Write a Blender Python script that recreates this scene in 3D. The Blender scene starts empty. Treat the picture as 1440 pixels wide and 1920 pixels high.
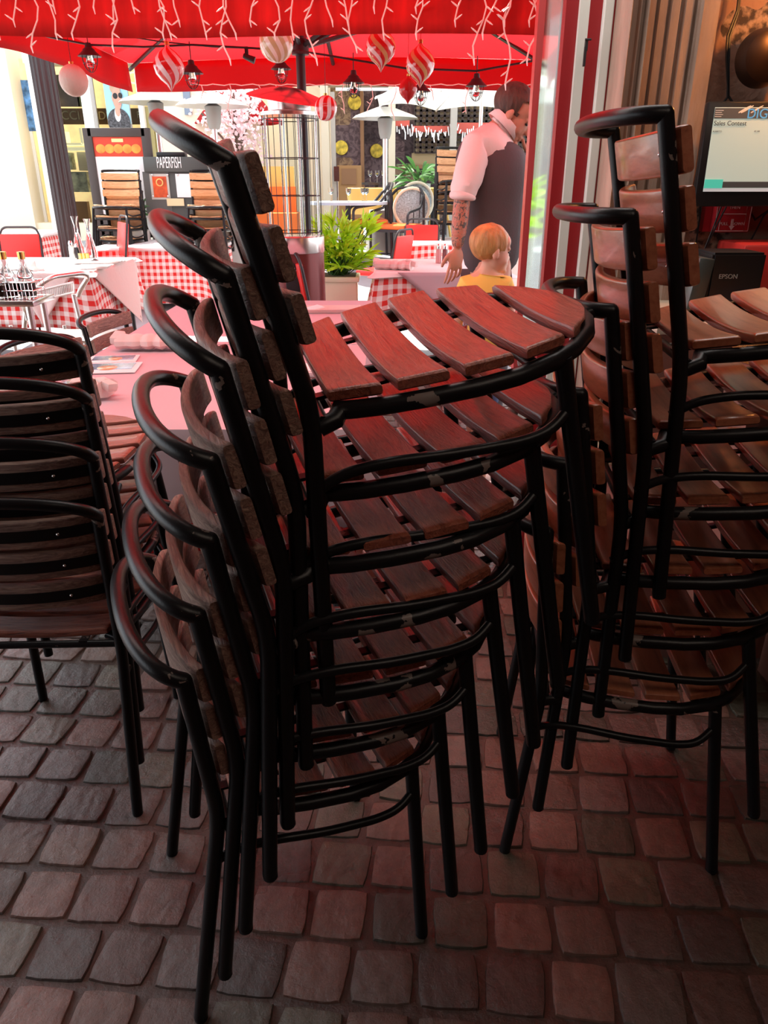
import bpy, bmesh, math, random
from mathutils import Vector, Matrix, Euler, noise
random.seed(7)
PI = math.pi
SC = bpy.context.scene
COL = SC.collection
# ------------------------------------------------------------ camera, sky, sun, exposure
HC = 1.45
TH = math.radians(24.0)
cd = bpy.data.cameras.new('camera'); cam = bpy.data.objects.new('camera', cd); COL.objects.link(cam)
cam.location = (0, 0, HC); cam.rotation_euler = (math.radians(66), 0, 0)
cd.sensor_fit = 'VERTICAL'; cd.sensor_height = 24; cd.lens = 1400 / 1920 * 24; cd.clip_start = .02
SC.camera = cam
w = bpy.data.worlds.new('sky'); SC.world = w; w.use_nodes = True
wn = w.node_tree.nodes; bg = wn['Background']
sky = wn.new('ShaderNodeTexSky'); sky.sky_type = 'HOSEK_WILKIE'; sky.turbidity = 3.0; sky.ground_albedo = .5
sky.sun_direction = Vector((-.25, .45, .86)).normalized()
mx = wn.new('ShaderNodeMixRGB'); mx.inputs[0].default_value = .6; mx.inputs[2].default_value = (.95, .97, 1, 1)
w.node_tree.links.new(sky.outputs[0], mx.inputs[1]); w.node_tree.links.new(mx.outputs[0], bg.inputs[0])
bg.inputs[1].default_value = 3.3
sl = bpy.data.lights.new('sun', 'SUN'); sl.energy = 13; sl.angle = .01; sl.color = (1, .95, .86)
so = bpy.data.objects.new('sun', sl); COL.objects.link(so)
so.rotation_euler = Vector((-.42, .30, .86)).to_track_quat('Z', 'Y').to_euler()
for nm, loc, rot, sx, sy, e, c in [  # added fill lights without fixtures, to brighten floor and seats
    ('interior_fill', (-.7, 2.15, 2.78), (.25, 0, 0), 3.4, .6, 34, (1, .93, .88)),
    ('interior_fill', (.9, -.2, 2.9), (0, 0, 0), 1.2, 1.0, 9, (1, .8, .66))]:
    l = bpy.data.lights.new(nm, 'AREA'); l.shape = 'RECTANGLE'; l.size = sx; l.size_y = sy; l.energy = e; l.color = c
    o = bpy.data.objects.new(nm, l); COL.objects.link(o); o.location = loc; o.rotation_euler = rot
SC.view_settings.view_transform = 'Standard'; SC.view_settings.look = 'None'
SC.view_settings.exposure = 0.22; SC.view_settings.gamma = 1; SC.view_settings.use_curve_mapping = False
cy = SC.cycles; cy.max_bounces = 8; cy.diffuse_bounces = 4; cy.glossy_bounces = 4; cy.transmission_bounces = 6
cy.transparent_max_bounces = 12; cy.sample_clamp_indirect = 6; cy.caustics_reflective = False; cy.caustics_refractive = False
cy.use_denoising = True

# ------------------------------------------------------------ pixel -> place helpers (photo is 1440x1920)
F = 1400.0
def ray(px, py):
    u = (960 - py) / F
    return Vector(((px - 720) / F, math.cos(TH) + u * math.sin(TH), -math.sin(TH) + u * math.cos(TH)))
def at(px, py, d):
    r = ray(px, py); k = d / r.y
    return Vector((r.x * k, d, HC + r.z * k))
def atz(px, py, Z):
    r = ray(px, py); k = (Z - HC) / r.z
    return Vector((r.x * k, r.y * k, Z))

# ------------------------------------------------------------ materials
MATS = {}
def mat(name, col, rough=.5, metal=0, bump=0, bscale=30, var=0, vscale=4, trans=0, alpha=1, emit=0, coat=0, spec=.5, stretch=None, transl=0, ior=1.45):
    m = bpy.data.materials.new(name); m.use_nodes = True; MATS[name] = m
    n = m.node_tree.nodes; L = m.node_tree.links; b = n['Principled BSDF']
    b.inputs['Base Color'].default_value = (*col, 1); b.inputs['Roughness'].default_value = rough
    b.inputs['Metallic'].default_value = metal; b.inputs['Specular IOR Level'].default_value = spec
    b.inputs['Coat Weight'].default_value = coat; b.inputs['Coat Roughness'].default_value = .12
    b.inputs['Transmission Weight'].default_value = trans; b.inputs['IOR'].default_value = ior
    b.inputs['Alpha'].default_value = alpha
    if emit:
        b.inputs['Emission Color'].default_value = (*col, 1); b.inputs['Emission Strength'].default_value = emit
    tc = n.new('ShaderNodeTexCoord'); mp = n.new('ShaderNodeMapping')
    L.new(tc.outputs['Object'], mp.inputs[0])
    if stretch: mp.inputs['Scale'].default_value = stretch
    if var:
        t = n.new('ShaderNodeTexNoise'); t.inputs['Scale'].default_value = vscale; t.inputs['Detail'].default_value = 6
        L.new(mp.outputs[0], t.inputs[0])
        r = n.new('ShaderNodeValToRGB'); L.new(t.outputs[0], r.inputs[0])
        r.color_ramp.elements[0].position = .3; r.color_ramp.elements[1].position = .72
        r.color_ramp.elements[0].color = (*[c * (1 - var) for c in col], 1)
        r.color_ramp.elements[1].color = (*[min(1, c * (1 + var)) for c in col], 1)
        L.new(r.outputs[0], b.inputs['Base Color'])
    if bump:
        t = n.new('ShaderNodeTexNoise'); t.inputs['Scale'].default_value = bscale; t.inputs['Detail'].default_value = 8
        L.new(mp.outputs[0], t.inputs[0]); bp = n.new('ShaderNodeBump')
        bp.inputs['Strength'].default_value = bump; bp.inputs['Distance'].default_value = .01
        L.new(t.outputs[0], bp.inputs['Height']); L.new(bp.outputs[0], b.inputs['Normal'])
    if transl:
        tb = n.new('ShaderNodeBsdfTranslucent'); tb.inputs[0].default_value = (*col, 1)
        ms = n.new('ShaderNodeMixShader'); ms.inputs[0].default_value = transl
        L.new(b.outputs[0], ms.inputs[1]); L.new(tb.outputs[0], ms.inputs[2]); L.new(ms.outputs[0], n['Material Output'].inputs[0])
    return m
def nd(m): return m.node_tree.nodes, m.node_tree.links, m.node_tree.nodes['Principled BSDF']

def wood(name, dark, mid, light, rough, grain, bumpst, sc=(70, 5, 70), coat=0):
    m = mat(name, mid, rough, coat=coat); n, L, b = nd(m)
    tc = n.new('ShaderNodeTexCoord'); oi = n.new('ShaderNodeObjectInfo')
    mp = n.new('ShaderNodeMapping'); mp.inputs['Scale'].default_value = sc
    L.new(tc.outputs['Object'], mp.inputs[0])
    wv = n.new('ShaderNodeMath'); wv.operation = 'MULTIPLY'; wv.inputs[1].default_value = 9
    L.new(oi.outputs['Random'], wv.inputs[0])
    cb = n.new('ShaderNodeCombineXYZ'); [L.new(wv.outputs[0], cb.inputs[i]) for i in range(3)]
    L.new(cb.outputs[0], mp.inputs['Location'])
    t = n.new('ShaderNodeTexNoise'); t.inputs['Scale'].default_value = 1; t.inputs['Detail'].default_value = 9; t.inputs['Roughness'].default_value = .65
    t.inputs['Distortion'].default_value = grain
    L.new(mp.outputs[0], t.inputs[0])
    r = n.new('ShaderNodeValToRGB'); L.new(t.outputs[0], r.inputs[0]); e = r.color_ramp.elements
    e[0].position = .32; e[0].color = (*dark, 1); e[1].position = .7; e[1].color = (*light, 1)
    x = e.new(.5); x.color = (*mid, 1)
    L.new(r.outputs[0], b.inputs['Base Color'])
    bp = n.new('ShaderNodeBump'); bp.inputs['Strength'].default_value = bumpst; bp.inputs['Distance'].default_value = .004
    L.new(t.outputs[0], bp.inputs['Height']); L.new(bp.outputs[0], b.inputs['Normal'])
    return m
WORN = wood('worn_wood', (.14, .034, .02), (.33, .085, .045), (.44, .145, .085), .33, 1.4, .9, (120, 9, 120), coat=.3)
WORNB = wood('worn_wood_back', (.12, .06, .045), (.26, .15, .115), (.44, .30, .22), .5, 1.4, .9, (120, 9, 120))
TEAK = wood('varnished_wood', (.27, .085, .042), (.40, .135, .068), (.46, .18, .095), .30, .3, .12, coat=.4)
PALE = wood('pale_wood', (.5, .24, .1), (.62, .33, .16), (.72, .42, .22), .5, .4, .3)
def black_paint():
    m = mat('black_paint', (.005, .005, .006), .36, spec=.35); n, L, b = nd(m)
    tc = n.new('ShaderNodeTexCoord')
    t = n.new('ShaderNodeTexNoise'); t.inputs['Scale'].default_value = 13; t.inputs['Detail'].default_value = 9; t.inputs['Roughness'].default_value = .62
    L.new(tc.outputs['Object'], t.inputs[0])
    r = n.new('ShaderNodeValToRGB'); L.new(t.outputs[0], r.inputs[0]); e = r.color_ramp.elements
    e[0].position = .70; e[0].color = (.006, .006, .007, 1); e[1].position = .715; e[1].color = (.3, .25, .22, 1)
    # knocks at the mitred back corners and scuffs along the seat ring, in the chair's own coordinates
    def mth(op, a, b_=None, v=None):
        q = n.new('ShaderNodeMath'); q.operation = op; L.new(a, q.inputs[0])
        if b_ is not None: L.new(b_, q.inputs[1])
        elif v is not None: q.inputs[1].default_value = v
        return q.outputs[0]
    sx = n.new('ShaderNodeSeparateXYZ'); L.new(tc.outputs['Object'], sx.inputs[0]); cx = n.new('ShaderNodeCombineXYZ')
    L.new(sx.outputs[0], cx.inputs[0]); L.new(mth('ABSOLUTE', sx.outputs[1]), cx.inputs[1]); L.new(sx.outputs[2], cx.inputs[2])
    vd = n.new('ShaderNodeVectorMath'); vd.operation = 'DISTANCE'; L.new(cx.outputs[0], vd.inputs[0]); vd.inputs[1].default_value = (.044, .206, .782)
    nf = n.new('ShaderNodeTexNoise'); nf.inputs['Scale'].default_value = 55; nf.inputs['Detail'].default_value = 5; oi = n.new('ShaderNodeObjectInfo'); va = n.new('ShaderNodeVectorMath'); va.operation = 'ADD'; L.new(tc.outputs['Object'], va.inputs[0]); L.new(mth('MULTIPLY', oi.outputs['Random'], v=7.0), va.inputs[1]); L.new(va.outputs[0], nf.inputs[0])
    m1 = mth('MULTIPLY', mth('LESS_THAN', vd.outputs['Value'], v=.019), mth('GREATER_THAN', nf.outputs[0], v=.56))
    nr = n.new('ShaderNodeTexNoise'); nr.inputs['Scale'].default_value = 17; nr.inputs['Detail'].default_value = 9; L.new(va.outputs[0], nr.inputs[0])
    zb = mth('LESS_THAN', mth('ABSOLUTE', mth('SUBTRACT', sx.outputs[2], v=.458)), v=.02)
    m2 = mth('MULTIPLY', mth('MULTIPLY', mth('MULTIPLY', zb, mth('GREATER_THAN', sx.outputs[0], v=.1)), mth('LESS_THAN', sx.outputs[0], v=.41)), mth('GREATER_THAN', nr.outputs[0], v=.615))
    mk = mth('MAXIMUM', m1, m2); mc = n.new('ShaderNodeMixRGB'); mc.inputs[2].default_value = (.20, .16, .14, 1); L.new(mk, mc.inputs[0]); L.new(r.outputs[0], mc.inputs[1])
    L.new(mc.outputs[0], b.inputs['Base Color'])
    t2 = n.new('ShaderNodeTexNoise'); t2.inputs['Scale'].default_value = 300; L.new(tc.outputs['Object'], t2.inputs[0])
    bp = n.new('ShaderNodeBump'); bp.inputs['Strength'].default_value = .08; bp.inputs['Distance'].default_value = .002
    L.new(t2.outputs[0], bp.inputs['Height']); L.new(bp.outputs[0], b.inputs['Normal'])
    return m
BLACK = black_paint()
RED = mat('red_canopy', (.60, .014, .02), .75, bump=.15, bscale=60, transl=.36)
REDA = mat('awning_canopy', (.85, .02, .014), .8, transl=.65)
REDV = mat('red_valance', (.66, .016, .014), .75, var=.3, vscale=3, stretch=(6, 6, .8), transl=.4)
WHITEF = mat('white_canopy', (.9, .9, .88), .8, transl=.4)
WIRE = mat('white_wire', (.85, .72, .66), .5)
BULB = mat('bulb_tip', (.95, .9, .85), .2, spec=.8)
DARK = mat('dark_metal', (.03, .027, .03), .4)
POSTM = mat('lamp_post_paint', (.035, .022, .022), .3)
REDP = mat('red_frame_paint', (.30, .014, .018), .38)
REDP2 = mat('red_edge_paint', (.52, .07, .07), .3)
WHITEP = mat('white_strip', (.72, .74, .68), .5)
GLASS = mat('clear_glass', (.95, .98, .97), .02, trans=1, ior=1.1)
GLASSB = mat('bottle_glass', (.95, .96, .97), .03, trans=1, ior=1.3)
STEEL = mat('steel', (.75, .70, .68), .22, metal=1)
ALU = mat('aluminium', (.8, .8, .78), .3, metal=1)
CHROME = mat('chrome', (.85, .8, .8), .1, metal=1)
HEATM = mat('heater_body', (.16, .04, .04), .25, metal=.5)
CREAM = mat('cream_plaster', (.86, .76, .58), .9, bump=.1)
WHITEW = mat('white_plaster', (.92, .9, .84), .9)
GREYM = mat('grey_metal', (.33, .33, .30), .5)
SKIN = mat('skin', (.56, .27, .18), .5, var=.1, vscale=20)
SKINB = mat('child_skin', (.72, .40, .28), .5)
SHIRT = mat('white_shirt', (.84, .72, .70), .8, bump=.35, bscale=14)
VEST = mat('charcoal_vest', (.085, .072, .078), .8, bump=.15, bscale=90)
HAIR = mat('brown_hair', (.075, .042, .03), .6, bump=.9, bscale=60, var=.5, vscale=40, stretch=(1, 1, .3))
BLOND = mat('blond_hair', (.52, .27, .09), .5, bump=.9, bscale=50, var=.35, vscale=30, stretch=(1, 1, .25))
YSHIRT = mat('yellow_shirt', (.85, .58, .12), .8, bump=.2, bscale=20)
REDVIN = mat('red_vinyl', (.72, .03, .025), .4)
CLOTH = mat('white_cloth', (.88, .84, .83), .85, bump=.25, bscale=7)
PINKLIT = mat('pink_lit_cloth', (.60, .44, .48), .85, bump=.35, bscale=5)  # white cloth with the canopy's red light put into its colour
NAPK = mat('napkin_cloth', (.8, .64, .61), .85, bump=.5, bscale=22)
PORC = mat('white_porcelain', (.85, .82, .8), .15)
LEAF = mat('green_leaf', (.45, .78, .03), .5, var=.4, vscale=12, transl=.4)
LEAFD = mat('dark_green_leaf', (.06, .17, .04), .5, var=.3, vscale=12, transl=.3)
BLOSS = mat('pink_blossom', (.92, .66, .68), .7, var=.25, vscale=9, transl=.3)
BARK = mat('bark', (.12, .08, .06), .9)
GOLD = mat('gold_metal', (.75, .50, .15), .25, metal=1)
OILM = mat('amber_oil', (.35, .05, .02), .1)
YEL = mat('yellow_seat', (.80, .52, .14), .5)
ORNG = mat('orange_vinyl', (.85, .2, .04), .5)
NAVY = mat('dark_screen_frame', (.012, .012, .013), .35)
BROWNS = mat('brown_sign', (.16, .075, .02), .6)
GOLDT = mat('gold_lettering', (.95, .82, .5), .4)
WHT = mat('white_lettering', (.95, .95, .95), .5)
BLKT = mat('black_lettering', (.02, .02, .02), .6)
GRYB = mat('grey_board', (.085, .09, .085), .6)
RUG = mat('rubber', (.02, .02, .02), .6)

def gingham(name, s=.034, red=(.72, .03, .025), white=(.9, .86, .83)):
    m = mat(name, white, .85); n, L, b = nd(m)
    uv = n.new('ShaderNodeUVMap'); uv.uv_map = 'UVMap'; sp = n.new('ShaderNodeSeparateXYZ'); L.new(uv.outputs[0], sp.inputs[0])
    outs = []
    for i in (0, 1):
        a = n.new('ShaderNodeMath'); a.operation = 'MULTIPLY'; a.inputs[1].default_value = 1 / (2 * s); L.new(sp.outputs[i], a.inputs[0])
        f = n.new('ShaderNodeMath'); f.operation = 'FRACT'; L.new(a.outputs[0], f.inputs[0])
        g = n.new('ShaderNodeMath'); g.operation = 'GREATER_THAN'; g.inputs[1].default_value = .5; L.new(f.outputs[0], g.inputs[0]); outs.append(g)
    ad = n.new('ShaderNodeMath'); ad.operation = 'ADD'; L.new(outs[0].outputs[0], ad.inputs[0]); L.new(outs[1].outputs[0], ad.inputs[1])
    hf = n.new('ShaderNodeMath'); hf.operation = 'MULTIPLY'; hf.inputs[1].default_value = .5; L.new(ad.outputs[0], hf.inputs[0])
    mxx = n.new('ShaderNodeMixRGB'); mxx.inputs[1].default_value = (*white, 1); mxx.inputs[2].default_value = (*red, 1)
    L.new(hf.outputs[0], mxx.inputs[0]); L.new(mxx.outputs[0], b.inputs['Base Color'])
    return m
GING = gingham('red_gingham')

# ------------------------------------------------------------ object helpers
def tag(o, label=None, cat=None, group=None, kind=None):
    if label: o['label'] = label
    if cat: o['category'] = cat
    if group: o['group'] = group
    if kind: o['kind'] = kind
    return o
def thing(name, label, cat, loc=(0, 0, 0), rz=0, group=None):
    o = bpy.data.objects.new(name, None); COL.objects.link(o); o.empty_display_size = .1
    o.location = loc; o.rotation_euler = (0, 0, rz)
    return tag(o, label, cat, group)
def obj(name, bm, m, parent=None, smooth=True, loc=None, rot=None):
    me = bpy.data.meshes.new(name)
    if smooth:
        for f in bm.faces: f.smooth = True
    bm.normal_update()
    if smooth:
        for e in bm.edges:
            if len(e.link_faces) == 2 and e.calc_face_angle(0) > .7: e.smooth = False
    bm.to_mesh(me); bm.free()
    me.materials.append(m)
    o = bpy.data.objects.new(name, me); COL.objects.link(o)
    if parent: o.parent = parent
    if loc is not None: o.location = loc
    if rot is not None: o.rotation_euler = rot
    return o
def struct(name, bm, m, **k): return tag(obj(name, bm, m, **k), kind='structure')
def dup(root, label=None, group=None, M=None, loc=None, rz=None):
    r = root.copy(); COL.objects.link(r)
    def rec(a, b):
        for ch in list(a.children):
            c = ch.copy(); COL.objects.link(c); c.parent = b; rec(ch, c)
    rec(root, r)
    if M is not None: r.matrix_world = M
    if loc is not None: r.location = loc
    if rz is not None: r.rotation_euler = (0, 0, rz)
    if label: r['label'] = label
    if group: r['group'] = group
    return r
B = bmesh.new
def box(bm, c, s, rot=None, bev=0):
    v = bmesh.ops.create_cube(bm, size=1)['verts']
    for x in v: x.co = Vector((x.co.x * s[0], x.co.y * s[1], x.co.z * s[2]))
    if bev:
        es = list({e for x in v for e in x.link_edges})
        r = bmesh.ops.bevel(bm, geom=es, offset=bev, segments=2, affect='EDGES', profile=.5)
        v = list({x for f in r['faces'] for x in f.verts} | {x for x in v if x.is_valid})
    if rot:
        R = Euler(rot).to_matrix()
        for x in v: x.co = R @ x.co
    for x in v: x.co += Vector(c)
    return bm
def box2(bm, a, b, bev=0):
    a, b = Vector(a), Vector(b); return box(bm, (a + b) / 2, [abs(q) for q in (b - a)], bev=bev)
def tube(bm, pts, r, n=12, closed=False, caps=True, flat=None):
    pts = [Vector(p) for p in pts]; N = len(pts); rings = []; up = None
    for i, p in enumerate(pts):
        if closed: d1 = (p - pts[i - 1]).normalized(); d2 = (pts[(i + 1) % N] - p).normalized()
        else:
            d1 = (p - pts[i - 1]).normalized() if i else (pts[1] - p).normalized()
            d2 = (pts[i + 1] - p).normalized() if i < N - 1 else d1
        t = (d1 + d2)
        t = t.normalized() if t.length > 1e-6 else d1
        if up is None:
            up = Vector((0, 0, 1)) if abs(t.z) < .9 else Vector((1, 0, 0))
        u = (up - t * up.dot(t)).normalized(); v = t.cross(u); up = u
        c = max(.35, d1.dot(t)); m_ax = (d2 - d1)
        rr = r[i] if isinstance(r, (list, tuple)) else r
        ring = []
        for k in range(n):
            a = 2 * PI * k / n; off = u * math.cos(a) * rr * (flat[0] if flat else 1) + v * math.sin(a) * rr * (flat[1] if flat else 1)
            if m_ax.length > 1e-4:
                ma = m_ax.normalized(); off += ma * off.dot(ma) * (1 / c - 1)
            ring.append(bm.verts.new(p + off))
        rings.append(ring)
    M = N if closed else N - 1
    for i in range(M):
        a, b = rings[i], rings[(i + 1) % N]
        for k in range(n): bm.faces.new((a[k], a[(k + 1) % n], b[(k + 1) % n], b[k]))
    if caps and not closed:
        bm.faces.new(rings[0][::-1]); bm.faces.new(rings[-1])
    return bm
def arc(pts, rad=.03, n=6):
    """round the inner corners of a polyline"""
    pts = [Vector(p) for p in pts]; out = [pts[0]]
    for i in range(1, len(pts) - 1):
        a, b, c = pts[i - 1], pts[i], pts[i + 1]
        r = min(rad, (a - b).length * .49, (c - b).length * .49)
        p = b + (a - b).normalized() * r; q = b + (c - b).normalized() * r
        for k in range(n + 1):
            t = k / n; out.append(p * (1 - t) ** 2 + b * 2 * t * (1 - t) + q * t * t)
    return out + [pts[-1]]
def lathe(bm, prof, c=(0, 0, 0), n=24, ang=2 * PI):
    c = Vector(c); rings = []
    for r, z in prof:
        rings.append([bm.verts.new(c + Vector((r * math.cos(2 * PI * k / n), r * math.sin(2 * PI * k / n), z))) for k in range(n)] if r > 1e-5
                     else [bm.verts.new(c + Vector((0, 0, z)))])
    for a, b in zip(rings, rings[1:]):
        for k in range(n):
            k2 = (k + 1) % n
            if len(a) == 1 and len(b) == 1: continue
            if len(a) == 1: bm.faces.new((a[0], b[k2], b[k]))
            elif len(b) == 1: bm.faces.new((a[k], a[k2], b[0]))
            else: bm.faces.new((a[k], a[k2], b[k2], b[k]))
    return bm
def cyl(bm, c, r, h, n=20): return lathe(bm, [(0, 0), (r, 0), (r, h), (0, h)], c, n)
def ell(bm, c, s, rot=None, u=20, v=12):
    vs = bmesh.ops.create_uvsphere(bm, u_segments=u, v_segments=v, radius=1)['verts']
    R = Euler(rot).to_matrix() if rot else Matrix.Identity(3)
    for x in vs: x.co = R @ Vector((x.co.x * s[0], x.co.y * s[1], x.co.z * s[2])) + Vector(c)
    return bm
def prism(bm, poly, z0, z1):
    a = [bm.verts.new((x, y, z0)) for x, y in poly]; b = [bm.verts.new((x, y, z1)) for x, y in poly]; n = len(poly)
    bm.faces.new(a[::-1]); bm.faces.new(b)
    for k in range(n): bm.faces.new((a[k], a[(k + 1) % n], b[(k + 1) % n], b[k]))
    return bm
def grid(bm, fn, nu, nv, thick=0):
    def lay(off):
        V = [[bm.verts.new(fn(i / nu, j / nv, off)) for j in range(nv + 1)] for i in range(nu + 1)]
        return V
    V = lay(0)
    for i in range(nu):
        for j in range(nv): bm.faces.new((V[i][j], V[i + 1][j], V[i + 1][j + 1], V[i][j + 1]))
    return V
def solid(o, t):
    m = o.modifiers.new('thickness', 'SOLIDIFY'); m.thickness = t; m.offset = 0; return o
def text(name, body, size, loc, rot, m, parent=None, ext=.0008, align='LEFT', sx=1):
    c = bpy.data.curves.new(name, 'FONT'); c.body = body; c.size = size; c.extrude = ext; c.align_x = align
    o = bpy.data.objects.new(name, c); COL.objects.link(o); c.materials.append(m)
    me = bpy.data.meshes.new_from_object(o.evaluated_get(bpy.context.evaluated_depsgraph_get())); me.name = name
    bpy.data.objects.remove(o); bpy.data.curves.remove(c)
    me.materials.clear(); me.materials.append(m)
    for v in me.vertices: v.co.x *= sx
    o = bpy.data.objects.new(name, me); COL.objects.link(o)
    if parent: o.parent = parent
    o.location = loc; o.rotation_euler = rot
    return o
FACE = (PI / 2, 0, 0)   # text facing the street side camera (-y)

# ------------------------------------------------------------ setting: room, floor, street
def rnd(a, b): return random.uniform(a, b)
def floor():
    bm = B(); cl = bm.loops.layers.color.new('stone')
    ca, sa = math.cos(math.radians(-4.3)), math.sin(math.radians(-4.3)); P = .1305
    def put(x, y): return x * ca - y * sa, x * sa + y * ca
    # bedding plane
    def face(vs, c):
        f = bm.faces.new(vs)
        for l in f.loops: l[cl] = c
        return f
    n = 40
    V = [[bm.verts.new((-6 + 12 * i / n, -4.2 + 10.4 * j / n, 0)) for j in range(n + 1)] for i in range(n + 1)]
    for i in range(n):
        for j in range(n): face((V[i][j], V[i + 1][j], V[i + 1][j + 1], V[i][j + 1]), (.30, .22, .18, 0))
    for j in range(2, 42):
        for i in range(-20, 18):
            cx = (i + .5) * P * 1.0 + (.018 * math.sin(j * 1.7)) ; cyy = (j + .5) * P
            X, Y = put(cx, cyy)
            if Y < .45 or X < -2.6 or X > 2.3: continue
            hw, hh = P * rnd(.43, .474), P * rnd(.43, .474); rot = rnd(-.05, .05); sk = rnd(-.08, .08)
            zt = rnd(.004, .008); tx, ty = rnd(-.02, .02), rnd(-.02, .02)
            g = rnd(.68, 1.1); k = random.random()
            base = (.45, .33, .285) if k < .5 else ((.40, .33, .30) if k < .8 else (.37, .34, .28))
            c = (base[0] * g, base[1] * g, base[2] * g, 1)
            jit = [rnd(-.004, .004) for _ in range(8)]
            rings = []
            for (s, z) in ((1.0, -.002), (1.0, zt - .005), (.965, zt - .001), (.90, zt), (.6, zt + .0006)):
                ring = []
                for q in range(20):
                    a = 2 * PI * q / 20 + PI / 4; ex = 11
                    co, si = math.cos(a), math.sin(a); rr = (abs(co) ** ex + abs(si) ** ex) ** (-1 / ex)
                    u = co * rr * hw * s * (1 + jit[q * 8 // 20] * 7); v = si * rr * hh * s * (1 + jit[(q + 3) * 7 // 20 % 8] * 7)
                    u += sk * v
                    x = cx + u * math.cos(rot) - v * math.sin(rot); y = cyy + u * math.sin(rot) + v * math.cos(rot)
                    xx, yy = put(x, y); ring.append(bm.verts.new((xx, yy, z + (tx * u + ty * v if z > 0 else 0))))
                rings.append(ring)
            for a, b in zip(rings, rings[1:]):
                for q in range(20): face((a[q], a[(q + 1) % 20], b[(q + 1) % 20], b[q]), c)
            face(rings[-1], c)
    m = mat('paver_stone', (.3, .2, .16), .62, spec=.8); N, L, b = nd(m)
    at_ = N.new('ShaderNodeVertexColor'); at_.layer_name = 'stone'
    tc = N.new('ShaderNodeTexCoord'); t = N.new('ShaderNodeTexNoise'); t.inputs['Scale'].default_value = 34; t.inputs['Detail'].default_value = 10; t.inputs['Roughness'].default_value = .7
    L.new(tc.outputs['Object'], t.inputs[0])
    t3 = N.new('ShaderNodeTexNoise'); t3.inputs['Scale'].default_value = 3.5; t3.inputs['Detail'].default_value = 4; L.new(tc.outputs['Object'], t3.inputs[0])
    r = N.new('ShaderNodeValToRGB'); L.new(t.outputs[0], r.inputs[0]); r.color_ramp.elements[0].position = .25; r.color_ramp.elements[1].position = .8
    r.color_ramp.elements[0].color = (.6, .58, .56, 1); r.color_ramp.elements[1].color = (1.25, 1.25, 1.25, 1)
    mm = N.new('ShaderNodeMixRGB'); mm.blend_type = 'MULTIPLY'; mm.inputs[0].default_value = 1
    L.new(at_.outputs[0], mm.inputs[1]); L.new(r.outputs[0], mm.inputs[2]); L.new(mm.outputs[0], b.inputs['Base Color'])
    rr = N.new('ShaderNodeMapRange'); L.new(t3.outputs[0], rr.inputs[0]); rr.inputs[3].default_value = .16; rr.inputs[4].default_value = .42
    L.new(rr.outputs[0], b.inputs['Roughness'])
    # cleft ripples of the stone
    vo = N.new('ShaderNodeTexWave'); vo.inputs['Scale'].default_value = 5; vo.inputs['Distortion'].default_value = 14; vo.inputs['Detail'].default_value = 4
    vo.inputs['Detail Scale'].default_value = 1.2; L.new(tc.outputs['Object'], vo.inputs[0])
    ad = N.new('ShaderNodeMath'); ad.operation = 'MULTIPLY_ADD'; ad.inputs[1].default_value = .18
    L.new(vo.outputs['Fac'], ad.inputs[0]); L.new(t.outputs[0], ad.inputs[2])
    bp = N.new('ShaderNodeBump'); bp.inputs['Strength'].default_value = .8; bp.inputs['Distance'].default_value = .008
    L.new(ad.outputs[0], bp.inputs['Height']); L.new(bp.outputs[0], b.inputs['Normal'])
    return struct('floor', bm, m)
floor()
PAVE = mat('street_paving', (.36, .38, .40), .8, bump=.3, var=.2, vscale=2)
struct('sun_block_strip', box2(B(), (-5, 2.5, 2.80), (4, 2.62, 3.0)), REDP, smooth=False)  # unseen strip added to block sun leaking between ceiling and awning
CEIL = mat('ceiling_paint', (.2, .12, .1), .9)
struct('ceiling', box2(B(), (-5, -4.2, 3.0), (4, 2.55, 3.15)), CEIL, smooth=False)
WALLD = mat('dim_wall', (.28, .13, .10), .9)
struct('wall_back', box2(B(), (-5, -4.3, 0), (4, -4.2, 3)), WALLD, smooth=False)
struct('wall_left', box2(B(), (-5.1, -4.3, 0), (-5, -1.6, 3)), WALLD, smooth=False)  # unseen wall cut short so daylight enters from the left
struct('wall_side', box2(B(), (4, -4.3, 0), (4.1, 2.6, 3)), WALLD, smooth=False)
STONE = mat('rough_plaster', (.40, .23, .17), .9, bump=.6, bscale=9, var=.25, vscale=3)
def patch_wall():
    m = mat('patched_plaster', (.42, .25, .18), .9); n, L, b = nd(m); tc = n.new('ShaderNodeTexCoord')
    t = n.new('ShaderNodeTexNoise'); t.inputs['Scale'].default_value = 40; t.inputs['Detail'].default_value = 8; L.new(tc.outputs['Object'], t.inputs[0])
    v = n.new('ShaderNodeTexNoise'); v.inputs['Scale'].default_value = 3.2; v.inputs['Detail'].default_value = 1; L.new(tc.outputs['Object'], v.inputs[0])
    st = n.new('ShaderNodeMath'); st.operation = 'GREATER_THAN'; st.inputs[1].default_value = .56; L.new(v.outputs[0], st.inputs[0])
    r = n.new('ShaderNodeValToRGB'); L.new(t.outputs[0], r.inputs[0]); r.color_ramp.elements[0].position = .42; r.color_ramp.elements[1].position = .6
    r.color_ramp.elements[0].color = (.05, .035, .03, 1); r.color_ramp.elements[1].color = (.33, .23, .18, 1)
    mxx = n.new('ShaderNodeMixRGB'); mxx.inputs[1].default_value = (.30, .17, .12, 1); L.new(st.outputs[0], mxx.inputs[0]); L.new(r.outputs[0], mxx.inputs[2])
    L.new(mxx.outputs[0], b.inputs['Base Color'])
    bp = n.new('ShaderNodeBump'); bp.inputs['Strength'].default_value = .6; bp.inputs['Distance'].default_value = .01; L.new(t.outputs[0], bp.inputs['Height']); L.new(bp.outputs[0], b.inputs['Normal'])
    return m
def X(px, d, py=260): return at(px, py, d).x
struct('wall_right', box2(B(), (X(1310, 2.5), 2.5, 0), (4, 2.65, 3.0)), patch_wall(), smooth=False)
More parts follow.
